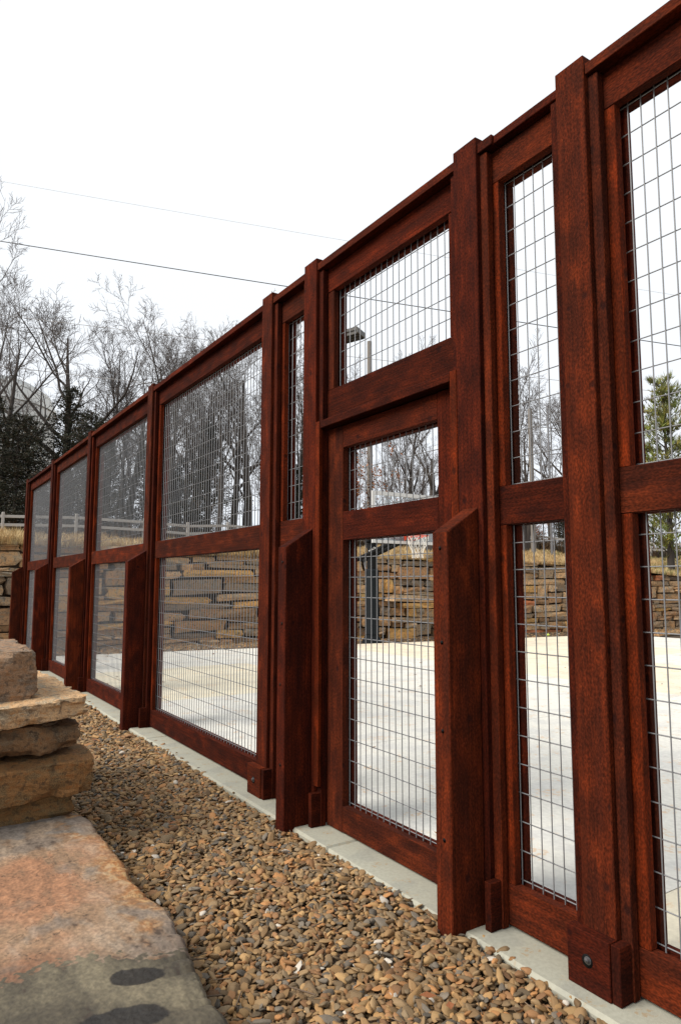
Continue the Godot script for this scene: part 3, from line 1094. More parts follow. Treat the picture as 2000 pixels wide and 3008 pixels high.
func build_fence() -> void:
	var fence := thing("timber_fence", "tall red-brown rough-sawn timber fence with wire mesh panels along the gravel", "fence")
	var pos := {}
	for p in POSTS:
		pos[p[0]] = p[1]
	for p in POSTS:
		var xr: float = p[1]
		var pw := post_width(p[0])
		var xl := xr - pw
		var post := board("post", fence, Vector3(xl, K, -0.142), Vector3(xr, 3.26, 0.0), 1, null, 0.003)
		var local := func(lo: Vector3, hi: Vector3) -> Array: return [lo - post.position, hi - post.position]
		# fillets on both flanks
		if p[0] != "H":
			var q: Array = local.call(Vector3(xl - 0.042, K + 0.002, -0.0545), Vector3(xl - 0.0015, 3.176, -0.022))
			board("fillet", post, q[0], q[1], 1)
		if p[0] != "Z":
			var q: Array = local.call(Vector3(xr + 0.0015, K + 0.002, -0.0545), Vector3(xr + 0.042, 3.176, -0.022))
			board("fillet", post, q[0], q[1], 1)
		# boot boards round the foot
		var bt := 0.205
		var fr: float = 0.042
		var q1: Array = local.call(Vector3(xl - 0.034, K + 0.001, 0.0015), Vector3(xr + 0.002, bt, fr))
		var q2: Array = local.call(Vector3(xr + 0.0035, K + 0.001, -0.05), Vector3(xr + 0.036, bt - 0.003, fr - 0.006))
		var buttressed: bool = p[0] in ["B", "C", "E", "F", "G", "H"]
		if not buttressed:
			var boot := board("boot", post, q1[0], q1[1], 0)
			var bolt := Buf.new()
			var c := Vector3(0.0, 0.006, 0.0)
			bolt.tube(PackedVector3Array([c + Vector3(0, 0, 0.0205), c + Vector3(0, 0, 0.025), c + Vector3(0, 0, 0.030), c + Vector3(0, 0, 0.0315)]), PackedFloat32Array([0.011, 0.011, 0.008, 0.0005]), 10)
			var hole_shade := Buf.new()
			hole_shade.tube(PackedVector3Array([c + Vector3(-0.002, -0.004, 0.0203), c + Vector3(-0.002, -0.004, 0.0207), c + Vector3(-0.002, -0.004, 0.0208)]), PackedFloat32Array([0.021, 0.021, 0.0005]), 14)
			var ho := mesh_node("bolt_hole_shade", hole_shade.done(), M.black, post)  # flat black disc on the board, painting the shade of a countersunk hole
			ho.position = boot.position
			bolt.tube(PackedVector3Array([c + Vector3(0, -0.002, 0.0203), c + Vector3(0, -0.002, 0.0214), c + Vector3(0, -0.002, 0.0215)]), PackedFloat32Array([0.013, 0.013, 0.0005]), 12)
			var bo := mesh_node("bolt", bolt.done(), M.steel, post)
			bo.position = boot.position
		board("boot", post, q2[0], q2[1], 2, M.wood[1])  # darkest wood tint puts the shade beside the post into the colour
		if buttressed:
			var cx := xl + pw / 2.0
			var b := Buf.new()
			var w := 0.045
			var prof := [Vector2(0.0015, -0.06), Vector2(0.172, -0.06), Vector2(0.172, 1.538), Vector2(0.0015, 1.645)]
			var ctr := Vector3(cx, 0.8, 0.08)
			var e := 0.004
			var ring := func(x: float, inset: float) -> Array:
				var a := []
				for k in 4:
					var s := Vector2(signf(0.08 - prof[k].x), signf(0.8 - prof[k].y)) * inset
					a.append(Vector3(x, prof[k].y + s.y, prof[k].x + s.x))
				return a
			var r0: Array = ring.call(cx - w, e)
			var r1: Array = ring.call(cx - w + e, 0.0)
			var r2: Array = ring.call(cx + w - e, 0.0)
			var r3: Array = ring.call(cx + w, e)
			b.quad(r0[0], r0[1], r0[2], r0[3], Vector3.LEFT)
			b.quad(r3[0], r3[1], r3[2], r3[3], Vector3.RIGHT)
			for pr in [[r0, r1], [r1, r2], [r2, r3]]:
				for k in 4:
					var k2 := (k + 1) % 4
					b.quad(pr[0][k], pr[0][k2], pr[1][k2], pr[1][k], (pr[0][k] + pr[1][k2]) * 0.5 - ctr)
			var off := Vector2(rng.randf(), rng.randf())
			for k in b.v.size():
				b.v[k] -= post.position
				b.uv.append(grain_uv(b.v[k], b.n[k], 1, off, Vector2(0.5, 2.0)))
			mesh_node("buttress", b.done(), wood(), post)
			var sc := Buf.new()
			for yy in [0.36, 0.78, 1.13, 1.46]:
				var c := Vector3(cx + rng.randf_range(-0.008, 0.008), yy + rng.randf_range(-0.03, 0.03), 0.1722) - post.position
				sc.tube(PackedVector3Array([c, c + Vector3(0, 0, 0.001), c + Vector3(0, 0, 0.0012)]), PackedFloat32Array([0.0085, 0.0085, 0.0005]), 8)
			mesh_node("screw_heads", sc.done(), M.black, post).set_meta("kind", "stuff")
	var names := []
	for p in POSTS:
		names.append(p[0])
	for k in names.size() - 1:
		var xr: float = pos[names[k]] - post_width(names[k])        # left flank of the right-hand post
		var xl: float = pos[names[k + 1]]         # right flank of the left-hand post
		if names[k] == "A":
			# here the capping is two lengths, one with a broken end
			board("cap", fence, Vector3(xl + 0.002, 3.182, -0.165), Vector3(xl + 0.085, 3.226, -0.008), 0)
			board("cap", fence, Vector3(xl + 0.085, 3.186, -0.165), Vector3(xr - 0.002, 3.223, -0.022), 0)
		else:
			board("cap", fence, Vector3(xl + 0.002, 3.182, -0.165), Vector3(xr - 0.002, 3.225, -0.007), 0)
		if names[k] == "B":
			# over the gate: a glazed-in transom panel of wire, its deep bottom rail and the door casing
			var p := Node3D.new()
			put(p, "transom", fence)
			for zz in [[-0.095, -0.057], [-0.153, -0.115]]:
				board("top_rail", p, Vector3(xl + 0.003, 3.040, zz[0]), Vector3(xr - 0.003, 3.178, zz[1]), 0)
				board("bottom_rail", p, Vector3(xl + 0.003, 2.222, zz[0]), Vector3(xr - 0.003, 2.447, zz[1]), 0)
				for sx in [xl + 0.003, xr - 0.1]:
					board("stile", p, Vector3(sx, 2.449, zz[0] + 0.001), Vector3(sx + 0.097, 3.038, zz[1] - 0.002), 1)
			wire_panel(p, xl + 0.092, xr - 0.092, 2.41, 3.075, -0.1025)
			var cs := Node3D.new()
			put(cs, "gate_casing", fence)
			board("jamb", cs, Vector3(xl + 0.0435, K + 0.002, -0.150), Vector3(xl + 0.0455, 2.218, -0.06), 1)
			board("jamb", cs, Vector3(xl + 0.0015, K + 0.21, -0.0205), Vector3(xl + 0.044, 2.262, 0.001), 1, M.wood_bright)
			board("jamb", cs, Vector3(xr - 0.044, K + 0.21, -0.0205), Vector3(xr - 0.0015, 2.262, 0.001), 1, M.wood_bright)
			board("head", cs, Vector3(xl + 0.0455, 2.219, -0.0535), Vector3(xr - 0.0455, 2.262, -0.001), 0)
		else:
			frame_bay(fence, xl, xr)
	build_gate(pos["C"] + 0.044, pos["B"] - PW - 0.044)

func build_gate(xl: float, xr: float) -> void:
	var g := thing("gate", "timber gate with two wire mesh openings under the wider transom", "gate", Vector3((xl + xr) / 2.0, 0.03, -0.105))
	var o := g.position
	var rails := [["top_rail", 2.088, 2.212], ["mid_rail", 1.572, 1.728], ["bottom_rail", 0.034, 0.166]]
	var a := xl + 0.004
	var c := xr - 0.004
	var sw := 0.148
	for zz in [[-0.1, -0.060], [-0.158, -0.120]]:
		for sx in [a, c - sw]:
			board("stile", g, Vector3(sx, 0.032, zz[0]) - o, Vector3(sx + sw, 2.214, zz[1]) - o, 1)
		for rl in rails:
			board(rl[0], g, Vector3(a + sw + 0.0015, rl[1], zz[0]) - o, Vector3(c - sw - 0.0015, rl[2], zz[1] - 0.0005) - o, 0)
	var w := Node3D.new()
	w.position = -o
	put(w, "mesh_infill", g)
	wire_panel(w, a + sw - 0.03, c - sw + 0.03, 0.13, 1.60, -0.107, 0.018)
	wire_panel(w, a + sw - 0.03, c - sw + 0.03, 1.70, 2.11, -0.107, 0.018)

# ---------------------------------------------------------------- hoop, ball
func build_hoop() -> void:
	var at := Vector3(-12.68, 0.0, -7.13)
	var h := thing("basketball_hoop", "black padded basketball hoop with clear white-framed backboard beyond the gate", "basketball hoop", at)
	var b := Buf.new()
	b.box(Vector3(-0.075, 0, -0.075), Vector3(0.075, 2.35, 0.075))
	mesh_node("pole", b.done(), M.black, h)
	var pd := block(Vector3(0.27, 1.5, 0.24), 0.035)
	var pad := mesh_node("pole_pad", pd, M.pad, h)
	pad.position = Vector3(0.01, 0.93, 0)
	var sk := Buf.new()
	sk.tube(PackedVector3Array([Vector3(0, 0, 0), Vector3(0, 0.06, 0), Vector3(0, 0.2, 0), Vector3(0, 0.205, 0)]), PackedFloat32Array([0.24, 0.23, 0.15, 0.001]), 12)
	mesh_node("base_cover", sk.done(), M.pad, h)
	var arm := Buf.new()
	for z in [-0.11, 0.11]:
		arm.bar(Vector3(-0.52, 1.88, z), Vector3(1.18, 2.30, z), 0.055, 6)
		arm.bar(Vector3(0.0, 2.3, z), Vector3(1.2, 2.72, z), 0.05, 6)
	arm.bar(Vector3(-0.5, 1.90, -0.11), Vector3(-0.5, 1.90, 0.11), 0.03, 6)
	arm.bar(Vector3(1.2, 2.28, -0.3), Vector3(1.2, 2.28, 0.3), 0.045, 6)
	mesh_node("extension_arm", arm.done(), M.black, h)
	var crank := Buf.new()
	crank.bar(Vector3(-0.3, 1.93, 0.02), Vector3(-0.17, 1.55, 0.02), 0.014, 6)
	mesh_node("crank_rod", crank.done(), M.wire, h)
	var handle := Buf.new()
	handle.bar(Vector3(-0.2, 0.95, 0.03), Vector3(-0.15, 0.68, 0.05), 0.012, 6)
	mesh_node("crank_handle", handle.done(), M.wire, h)
	var mark := Buf.new()
	for k in 5:                        # a pale script-like flourish on the arm, too small to read
		var p := Vector3(0.12 + k * 0.055, 2.09 + k * 0.0135, 0.169)
		mark.bar(p, p + Vector3(0.05, 0.035 if k % 2 else -0.004, 0), 0.006, 4)
		mark.bar(p + Vector3(0.0, -0.025, 0), p + Vector3(0.055, -0.012, 0), 0.005, 4)
	mesh_node("painted_mark", mark.done(), M.white, h)
	# backboard: white frame round clear acrylic, struts behind it
	var bx := 1.28
	var y0 := 2.185
	var y1 := 3.265
	var hz := 0.92
	var board_ := Node3D.new()
	put(board_, "backboard", h)
	var fr := Buf.new()
	fr.box(Vector3(bx - 0.03, y1 - 0.075, -hz), Vector3(bx + 0.03, y1, hz))
	fr.box(Vector3(bx - 0.03, y0, -hz), Vector3(bx + 0.03, y0 + 0.06, hz))
	fr.box(Vector3(bx - 0.028, y0 + 0.06, -hz), Vector3(bx + 0.028, y1 - 0.075, -hz + 0.075))
	fr.box(Vector3(bx - 0.028, y0 + 0.06, hz - 0.075), Vector3(bx + 0.028, y1 - 0.075, hz))
	mesh_node("frame", fr.done(), M.white, board_)
	var gl := StandardMaterial3D.new()
	gl.transparency = BaseMaterial3D.TRANSPARENCY_ALPHA
	gl.albedo_color = Color(0.85, 0.92, 0.95, 0.10)
	gl.roughness = 0.05
	var pn := Buf.new()
	pn.box(Vector3(bx - 0.006, y0 + 0.06, -hz + 0.075), Vector3(bx + 0.006, y1 - 0.075, hz - 0.075))
	mesh_node("pane", pn.done(), gl, board_)
	var su := Buf.new()
	for z in [-0.45, -0.2, 0.2, 0.45]:
		su.box(Vector3(bx - 0.1, y0 + 0.02, z - 0.06), Vector3(bx - 0.05, y1 - 0.16, z + 0.06))
	su.box(Vector3(bx - 0.12, y0 + 0.06, -0.5), Vector3(bx - 0.1, y0 + 0.16, 0.5))
	su.box(Vector3(bx - 0.12, y0 + 0.5, -0.5), Vector3(bx - 0.1, y0 + 0.6, 0.5))
	mesh_node("strut", su.done(), plain(Color(0.22, 0.23, 0.24), 0.5), board_)
	# square aiming outline on the pane
	var sq := Buf.new()
	sq.box(Vector3(bx + 0.007, y0 + 0.17, -0.30), Vector3(bx + 0.009, y0 + 0.22, 0.30))
	sq.box(Vector3(bx + 0.007, y0 + 0.57, -0.30), Vector3(bx + 0.009, y0 + 0.62, 0.30))
	sq.box(Vector3(bx + 0.007, y0 + 0.22, -0.30), Vector3(bx + 0.009, y0 + 0.57, -0.25))
	sq.box(Vector3(bx + 0.007, y0 + 0.22, 0.25), Vector3(bx + 0.009, y0 + 0.57, 0.30))
	mesh_node("target_square", sq.done(), M.white, board_)
	# rim with its bracket, then the net
	var orange := plain(Color(0.62, 0.06, 0.02), 0.4)
	var rm := Buf.new()
	var c := Vector3(bx + 0.36, 2.335, 0)
	var ring := PackedVector3Array()
	var rad := PackedFloat32Array()
	for k in 25:
		var a := TAU * k / 24.0
		ring.append(c + Vector3(cos(a) * 0.229, 0, sin(a) * 0.229))
		rad.append(0.010)
	rm.tube(ring, rad, 6)
	rm.box(Vector3(bx + 0.01, 2.27, -0.08), Vector3(bx + 0.05, 2.35, 0.08))
	rm.box(Vector3(bx + 0.06, 2.322, -0.10), Vector3(bx + 0.15, 2.34, 0.10))
	for s in [-1, 1]:
		rm.bar(Vector3(bx + 0.05, 2.25, s * 0.1), c + Vector3(-0.05, 0, s * 0.225), 0.009, 5)
	mesh_node("rim", rm.done(), orange, h)
	var nt := Buf.new()
	var rows := [[0.229, 0.0], [0.215, -0.09], [0.185, -0.19], [0.125, -0.30], [0.105, -0.38], [0.115, -0.46]]
	for k in 12:
		for j in rows.size() - 1:
			var a0 := TAU * (k + 0.5 * (j % 2)) / 12.0
			for s in [-0.5, 0.5]:
				var a1: float = a0 + TAU * s / 12.0
				nt.bar(c + Vector3(cos(a0) * rows[j][0], rows[j][1], sin(a0) * rows[j][0]), c + Vector3(cos(a1) * rows[j + 1][0], rows[j + 1][1], sin(a1) * rows[j + 1][0]), 0.0055, 4)
	mesh_node("net", nt.done(), plain(Color(0.75, 0.73, 0.68), 0.9), h)
	var sp := SphereMesh.new()
	sp.radius = 0.034
	sp.height = 0.068
	sp.radial_segments = 20
	sp.rings = 10
	var ball := mesh_node("tennis_ball", sp, plain(Color(0.50, 0.62, 0.12), 0.95))
	ball.position = Vector3(-12.04, 0.04, -12.27)
	tag(ball, "yellow-green tennis ball lying on the gravel under the far wall", "ball")

# ---------------------------------------------------------------- white rail fence, poles, cables, tank
func build_rail_fence() -> void:
	var f := thing("white_rail_fence", "white two-rail ranch fence crossing the grassy slope behind the court", "fence")
	var path := [Vector2(-35.2, 9), Vector2(-34.4, 4), Vector2(-33.6, -2), Vector2(-32.5, -8), Vector2(-32.9, -12.5), Vector2(-32.4, -20), Vector2(-30.0, -29), Vector2(-27.0, -33.4), Vector2(-23.5, -38.5), Vector2(-18.5, -44.0), Vector2(-12, -50)]
	var pts := []
	for k in path.size() - 1:
		var n := int(round((path[k + 1] - path[k]).length() / 2.45))
		for j in n:
			var q: Vector2 = path[k].lerp(path[k + 1], j / float(n))
			pts.append(Vector3(q.x, hill(q.x, q.y), q.y))
	for k in pts.size():
		var p: Vector3 = pts[k]
		var o := mesh_node("post", block(Vector3(0.115, 1.3, 0.115), 0.012), M.rail_white, f)
		o.position = p + Vector3(0, 0.52, 0)
		if k + 1 < pts.size():
			var q: Vector3 = pts[k + 1]
			for h in [0.98, 0.60]:
				var m := block(Vector3(0.04, 0.125, (q - p).length() - 0.004), 0.006, 2)
				var rl := mesh_node("rail", m, M.rail_white, f)
				rl.transform = Transform3D(Basis.looking_at(q - p, Vector3.UP), (p + q) / 2.0 + Vector3(0, h, 0))

func pole(called: String, label: String, at: Vector3, h: float, r0: float, r1: float, mat: Material) -> Node3D:
	var t := thing(called, label, "pole", at)
	var b := Buf.new()
	b.tube(PackedVector3Array([Vector3(0, -0.5, 0), Vector3(0, h * 0.5, 0), Vector3(0, h, 0), Vector3(0, h + 0.01, 0)]), PackedFloat32Array([r0, (r0 + r1) / 2, r1, 0.002]), 10)
	mesh_node("shaft", b.done(), mat, t)
	return t

func build_poles() -> void:
	var y := hill(-25.2, -16.06)
	pole("utility_pole", "grey wooden pole seen through transom and upper gate opening", Vector3(-25.2, y, -16.06), 12.64 - y, 0.15, 0.11, M.pole_wood)
	y = hill(-21.7, -22.9)
	pole("utility_pole", "thick grey wooden pole behind the narrow panel right of the gate", Vector3(-21.7, y, -22.9), 9.64 - y, 0.12, 0.095, M.pole_wood)
	y = hill(-22.99, -25.71)
	var p := pole("metal_mast", "thin steel mast with two short crossarms right of the thick pole", Vector3(-22.99, y, -25.71), 10.4 - y, 0.07, 0.045, M.steel)
	var arms := Buf.new()
	var guy := Buf.new()
	for h in [10.4 - y - 1.25, 10.4 - y - 2.45]:
		arms.bar(Vector3(0, h, 0), Vector3(0.62, h + 0.10, -0.95), 0.028, 6)
		guy.bar(Vector3(0, h - 0.1, 0), Vector3(1.9, h - 2.6, -2.9), 0.006, 4)
	mesh_node("crossarm", arms.done(), M.steel, p)
	mesh_node("guy_wire", guy.done(), M.cable, p)
	# court floodlight on a steel pole behind the retaining wall
	y = hill(-14.95, -7.25)
	var fl := thing("court_floodlight", "grey louvred court floodlight on a steel pole behind gate post", "floodlight", Vector3(-14.95, y, -7.25))
	var b := Buf.new()
	var top := 7.72 - y
	b.tube(PackedVector3Array([Vector3(0, -0.5, 0), Vector3(0, top, 0)]), PackedFloat32Array([0.07, 0.055]), 10)
	b.bar(Vector3(0, top - 0.1, 0), Vector3(0.32, top - 0.06, -0.16), 0.045, 6)
	mesh_node("pole", b.done(), M.steel, fl)
	var head := Node3D.new()
	head.transform = Transform3D(Basis(Vector3.UP, 0.55) * Basis(Vector3.BACK, 0.10), Vector3(0.62, top + 0.03, -0.36))
	put(head, "lamp_head", fl)
	var dark := plain(Color(0.07, 0.068, 0.062), 0.6)
	var sh := Buf.new()
	sh.box(Vector3(-0.36, 0.03, -0.26), Vector3(0.36, 0.11, 0.26))
	sh.box(Vector3(-0.36, -0.10, -0.26), Vector3(-0.33, 0.03, 0.26))
	sh.box(Vector3(0.33, -0.04, -0.26), Vector3(0.36, 0.03, 0.26))
	mesh_node("housing", sh.done(), dark, head)
	for k in 4:
		var lv := Buf.new()
		lv.box(Vector3(-0.33, -0.06, -0.24 + k * 0.15), Vector3(0.33, 0.03, -0.215 + k * 0.15))
		mesh_node("louvre", lv.done(), dark, head)
	# overhead lines
	var runs := [
		["thin upper cable crossing the white sky, topmost of all", Vector3(-34.08, 19.01, 7.36), Vector3(-10.79, 11.62, -29.19), 0.006],
		["dark heavy cable crossing the sky below the topmost one", Vector3(-34.11, 16.40, 7.18), Vector3(-10.90, 9.71, -29.15), 0.018],
		["pale cable running across the upper crowns of the bare trees", Vector3(-50.08, 18.46, 9.27), Vector3(-16.14, 11.17, -43.63), 0.016],
		["pale cable running low through the bare trees above the cedars", Vector3(-50.10, 15.38, 9.07), Vector3(-16.31, 8.45, -43.57), 0.018]]
	for rn in runs:
		var cb := Buf.new()
		var pts := PackedVector3Array()
		var rad := PackedFloat32Array()
		for k in 13:
			var t := k / 12.0
			var q: Vector3 = rn[1].lerp(rn[2], t)
			q.y -= 0.12 * 4.0 * t * (1.0 - t)
			pts.append(q)
			rad.append(rn[3])
		cb.tube(pts, rad, 5)
		var pale: bool = not rn[0].begins_with("dark")
		var o := mesh_node("overhead_cable", cb.done(), plain(Color(0.4, 0.4, 0.4), 0.6) if pale else M.cable)
		tag(o, rn[0], "cable")
	# big pale storage tank beyond the trees
	var tk := thing("storage_tank", "large pale grey round storage tank behind the trees at left", "storage tank", Vector3(-80.2, hill(-80.2, -5.8), -4.6))
	var base := tk.position.y
	var hull := Buf.new()
	hull.tube(PackedVector3Array([Vector3(0, -2, 0), Vector3(0, 19.6 - base, 0)]), PackedFloat32Array([7.6, 7.6]), 40)
	mesh_node("shell", hull.done(), plain(Color(0.62, 0.64, 0.63), 0.7), tk)
	var dome := Buf.new()
	dome.tube(PackedVector3Array([Vector3(0, 19.6 - base, 0), Vector3(0, 19.8 - base, 0), Vector3(0, 21.4 - base, 0), Vector3(0, 22.3 - base, 0), Vector3(0, 22.8 - base, 0), Vector3(0, 23.0 - base, 0)]), PackedFloat32Array([7.75, 7.75, 7.0, 5.6, 3.4, 0.01]), 40)
	mesh_node("dome", dome.done(), plain(Color(0.74, 0.77, 0.76), 0.7), tk)

# ---------------------------------------------------------------- plants
func limb(tk: Buf, tw: Buf, p: Vector3, dir: Vector3, length: float, rad: float, level: int, r: RandomNumberGenerator, cfg: Dictionary) -> void:
	var segs: int = [7, 6, 5, 3, 2][level]
	var pts := PackedVector3Array([p])
	var rads := PackedFloat32Array([rad])
	var dirs := [dir]
	var d := dir
	var tip: float = rad * ([0.10, 0.16, 0.25, 0.45, 0.6][level] as float)
	for k in segs:
		var jit: float = cfg.bend * ([0.45, 0.95, 0.95, 1.2, 1.6][level] as float)
		d = (d + Vector3(r.randfn(0, jit), r.randfn(0, jit * 0.6) + cfg.rise * ([0.4, 1.0, 0.9, 0.6, 0.2][level] as float), r.randfn(0, jit))).normalized()
		p += d * length / segs
		pts.append(p)
		rads.append(lerpf(rad, tip, (k + 1.0) / segs))
		dirs.append(d)
	var buf := tk if level < 2 else tw
	buf.tube(pts, rads, [8, 6, 4, 3, 3][level])
	if level >= 4:
		return
	var kids: int = cfg.kids[level]
	for k in kids:
		var t := lerpf(cfg.first if level == 0 else 0.22, 1.0, (k + r.randf() * 0.8) / kids)
		t = minf(t, 0.99)
		var at := t * segs
		var i0 := int(at)
		var q: Vector3 = pts[i0].lerp(pts[i0 + 1], at - i0)
		var dd: Vector3 = dirs[mini(i0 + 1, segs)]
		var side := dd.cross(Vector3(r.randfn(0, 1), r.randfn(0, 1), r.randfn(0, 1))).normalized()
		var ang: float = cfg.angle * r.randf_range(0.65, 1.3)
		var nd := (dd * cos(ang) + side * sin(ang)).normalized()
		var rr := lerpf(rad, tip, t)
		var ln: float = length * cfg.ratio[level] * r.randf_range(0.7, 1.2) * lerpf(1.0, 0.62, t)
		limb(tk, tw, q, nd, ln, maxf(rr * ([0.55, 0.55, 0.5, 0.6][level] as float), 0.0055), level + 1, r, cfg)

func tree_proto(seed_: int, cfg: Dictionary, bark: Material, twig: Material) -> Node3D:
	# a ten metre tree at the origin
	var r := RandomNumberGenerator.new()
	r.seed = seed_
	var tk := Buf.new()
	var tw := Buf.new()
	var lean := Vector3(cfg.get("lean", 0.0), 1, 0).normalized()
	var stems: int = cfg.get("stems", 1)
	for s in stems:
		var d := lean if s == 0 else (lean + Vector3(r.randfn(0, 0.25), 0, r.randfn(0, 0.25))).normalized()
		limb(tk, tw, Vector3(0, -0.25, 0), d, cfg.trunk * (1.0 if s == 0 else r.randf_range(0.75, 1.0)), cfg.rad * (1.0 if s == 0 else 0.75), 0, r, cfg)
	var o := Node3D.new()
	mesh_node("trunk", tk.done(), bark, o)
	var cr := mesh_node("crown", tw.done(), twig, o)
	cr.set_meta("kind", "stuff")
	return o

func add_leaves(o: Node3D, seed_: int, n: int, size: float, cols: Array, low: float, high: float) -> void:
	# dead leaves that still hang on some twigs
	var cr: MeshInstance3D = o.get_node("crown")
	var v: PackedVector3Array = cr.mesh.surface_get_arrays(0)[Mesh.ARRAY_VERTEX]
	var r := RandomNumberGenerator.new()
	r.seed = seed_
	var b := Buf.new()
	var made := 0
	var left := 0
	var clump := 0
	while made < n:
		if left <= 0:
			clump = r.randi() % v.size()
			left = r.randi_range(3, 26)
		left -= 1
		var p := v[clampi(clump + r.randi_range(-90, 90), 0, v.size() - 1)]
		if p.y < low or p.y > high:
			left = 0
			continue
		made += 1
		p += Vector3(r.randfn(0, 0.09), r.randfn(0, 0.09), r.randfn(0, 0.09))
		b.color = cols[r.randi() % cols.size()] * r.randf_range(0.7, 1.3)
		var u := Vector3(r.randfn(0, 1), r.randfn(0, 1), r.randfn(0, 1)).normalized() * size * r.randf_range(0.6, 1.2)
		var w := u.cross(Vector3(r.randfn(0, 1), r.randfn(0, 1), r.randfn(0, 1))).normalized() * u.length() * 0.55
		b.quad(p, p + u * 0.5 + w, p + u, p + u * 0.5 - w, Vector3(r.randfn(0, 1), 1, r.randfn(0, 1)))
	var l := mesh_node("dead_leaves", b.done(true), M.leaf, o)
	l.set_meta("kind", "stuff")

func conifer_proto(seed_: int, h: float, spread: float, n: int, cols: Array, up: float, loose: float, needle := 0.0) -> Node3D:
	# trunk, boughs that leave it all the way up, and sprays of scale leaves along every bough
	var r := RandomNumberGenerator.new()
	r.seed = seed_
	var tk := Buf.new()
	var cr := Buf.new()
	tk.tube(PackedVector3Array([Vector3(0, -0.3, 0), Vector3(0.05, h * 0.4, 0.03), Vector3(0, h * 0.97, 0)]), PackedFloat32Array([0.16, 0.09, 0.012]), 7)
	for k in n:
		var t := pow((k + r.randf()) / n, 0.9)
		var y := lerpf(h * 0.06, h * 0.98, t)
		var a0 := k * 2.4
		var len := spread * (pow(1.0 - t, 0.7) * (0.4 + 0.8 * r.randf() * r.randf() + 0.25 * sin(a0 * 2.0 + y * 2.3)) + 0.07)
		var a := k * 2.4 + r.randfn(0, 0.5)
		var d := Vector3(cos(a), up * r.randf_range(0.4, 1.2), sin(a)).normalized()
		var s := Vector3(0, y, 0)
		var e := s + d * len + Vector3(0, -0.12 * len * len * 0.3, 0)
		tk.tube(PackedVector3Array([s, s.lerp(e, 0.5), e]), PackedFloat32Array([0.028, 0.016, 0.006]), 4)
		var m := int(14 + len * 44 * loose)
		for j in m:
			var q := s.lerp(e, pow(r.randf(), 0.7)) + Vector3(r.randfn(0, 0.13), r.randfn(0, 0.10), r.randfn(0, 0.13)) * (0.5 + len * 0.45)
			cr.color = cols[r.randi() % cols.size()] * r.randf_range(0.6, 1.4)
			if needle > 0.0:
				# a shoot with needles standing round it
				var g := (d * 0.6 + Vector3(r.randfn(0, 0.3), 0.8, r.randfn(0, 0.3))).normalized()
				var l := needle * r.randf_range(0.7, 1.3)
				for z in 5:
					var nd := (g + Vector3(r.randfn(0, 0.45), r.randfn(0, 0.3), r.randfn(0, 0.45))).normalized()
					var sd := nd.cross(Vector3(r.randfn(0, 1), r.randfn(0, 1), r.randfn(0, 1))).normalized() * 0.014
					cr.tri(q - sd, q + sd, q + nd * l, Vector3(r.randfn(0, 1), 0.6, r.randfn(0, 1)))
			else:
				for z in 3:
					var u := (d + Vector3(r.randfn(0, 0.6), r.randfn(0.15, 0.5), r.randfn(0, 0.6))).normalized() * r.randf_range(0.06, 0.14)
					var w := u.cross(Vector3(r.randfn(0, 1), r.randfn(0, 1), r.randfn(0, 1))).normalized() * u.length() * 0.17
					cr.quad(q, q + u * 0.45 + w, q + u, q + u * 0.45 - w, Vector3(r.randfn(0, 1), 1, r.randfn(0, 1)))
	var o := Node3D.new()
	mesh_node("trunk", tk.done(), M.bark, o)
	var c := mesh_node("crown", cr.done(true), M.leaf, o)
	c.set_meta("kind", "stuff")
	return o

func plant(called: String, proto: Node3D, label: String, category: String, group: String, x: float, z: float, top: float, native: float, turn: float, fat := 1.0) -> void:
	var o: Node3D = proto.duplicate()
	put(o, called)
	var y := hill(x, z)
	var s := (top - y) / native
	o.transform = Transform3D(Basis(Vector3.UP, turn).scaled(Vector3(s * fat, s, s * fat)), Vector3(x, y, z))
	tag(o, label, category, group)

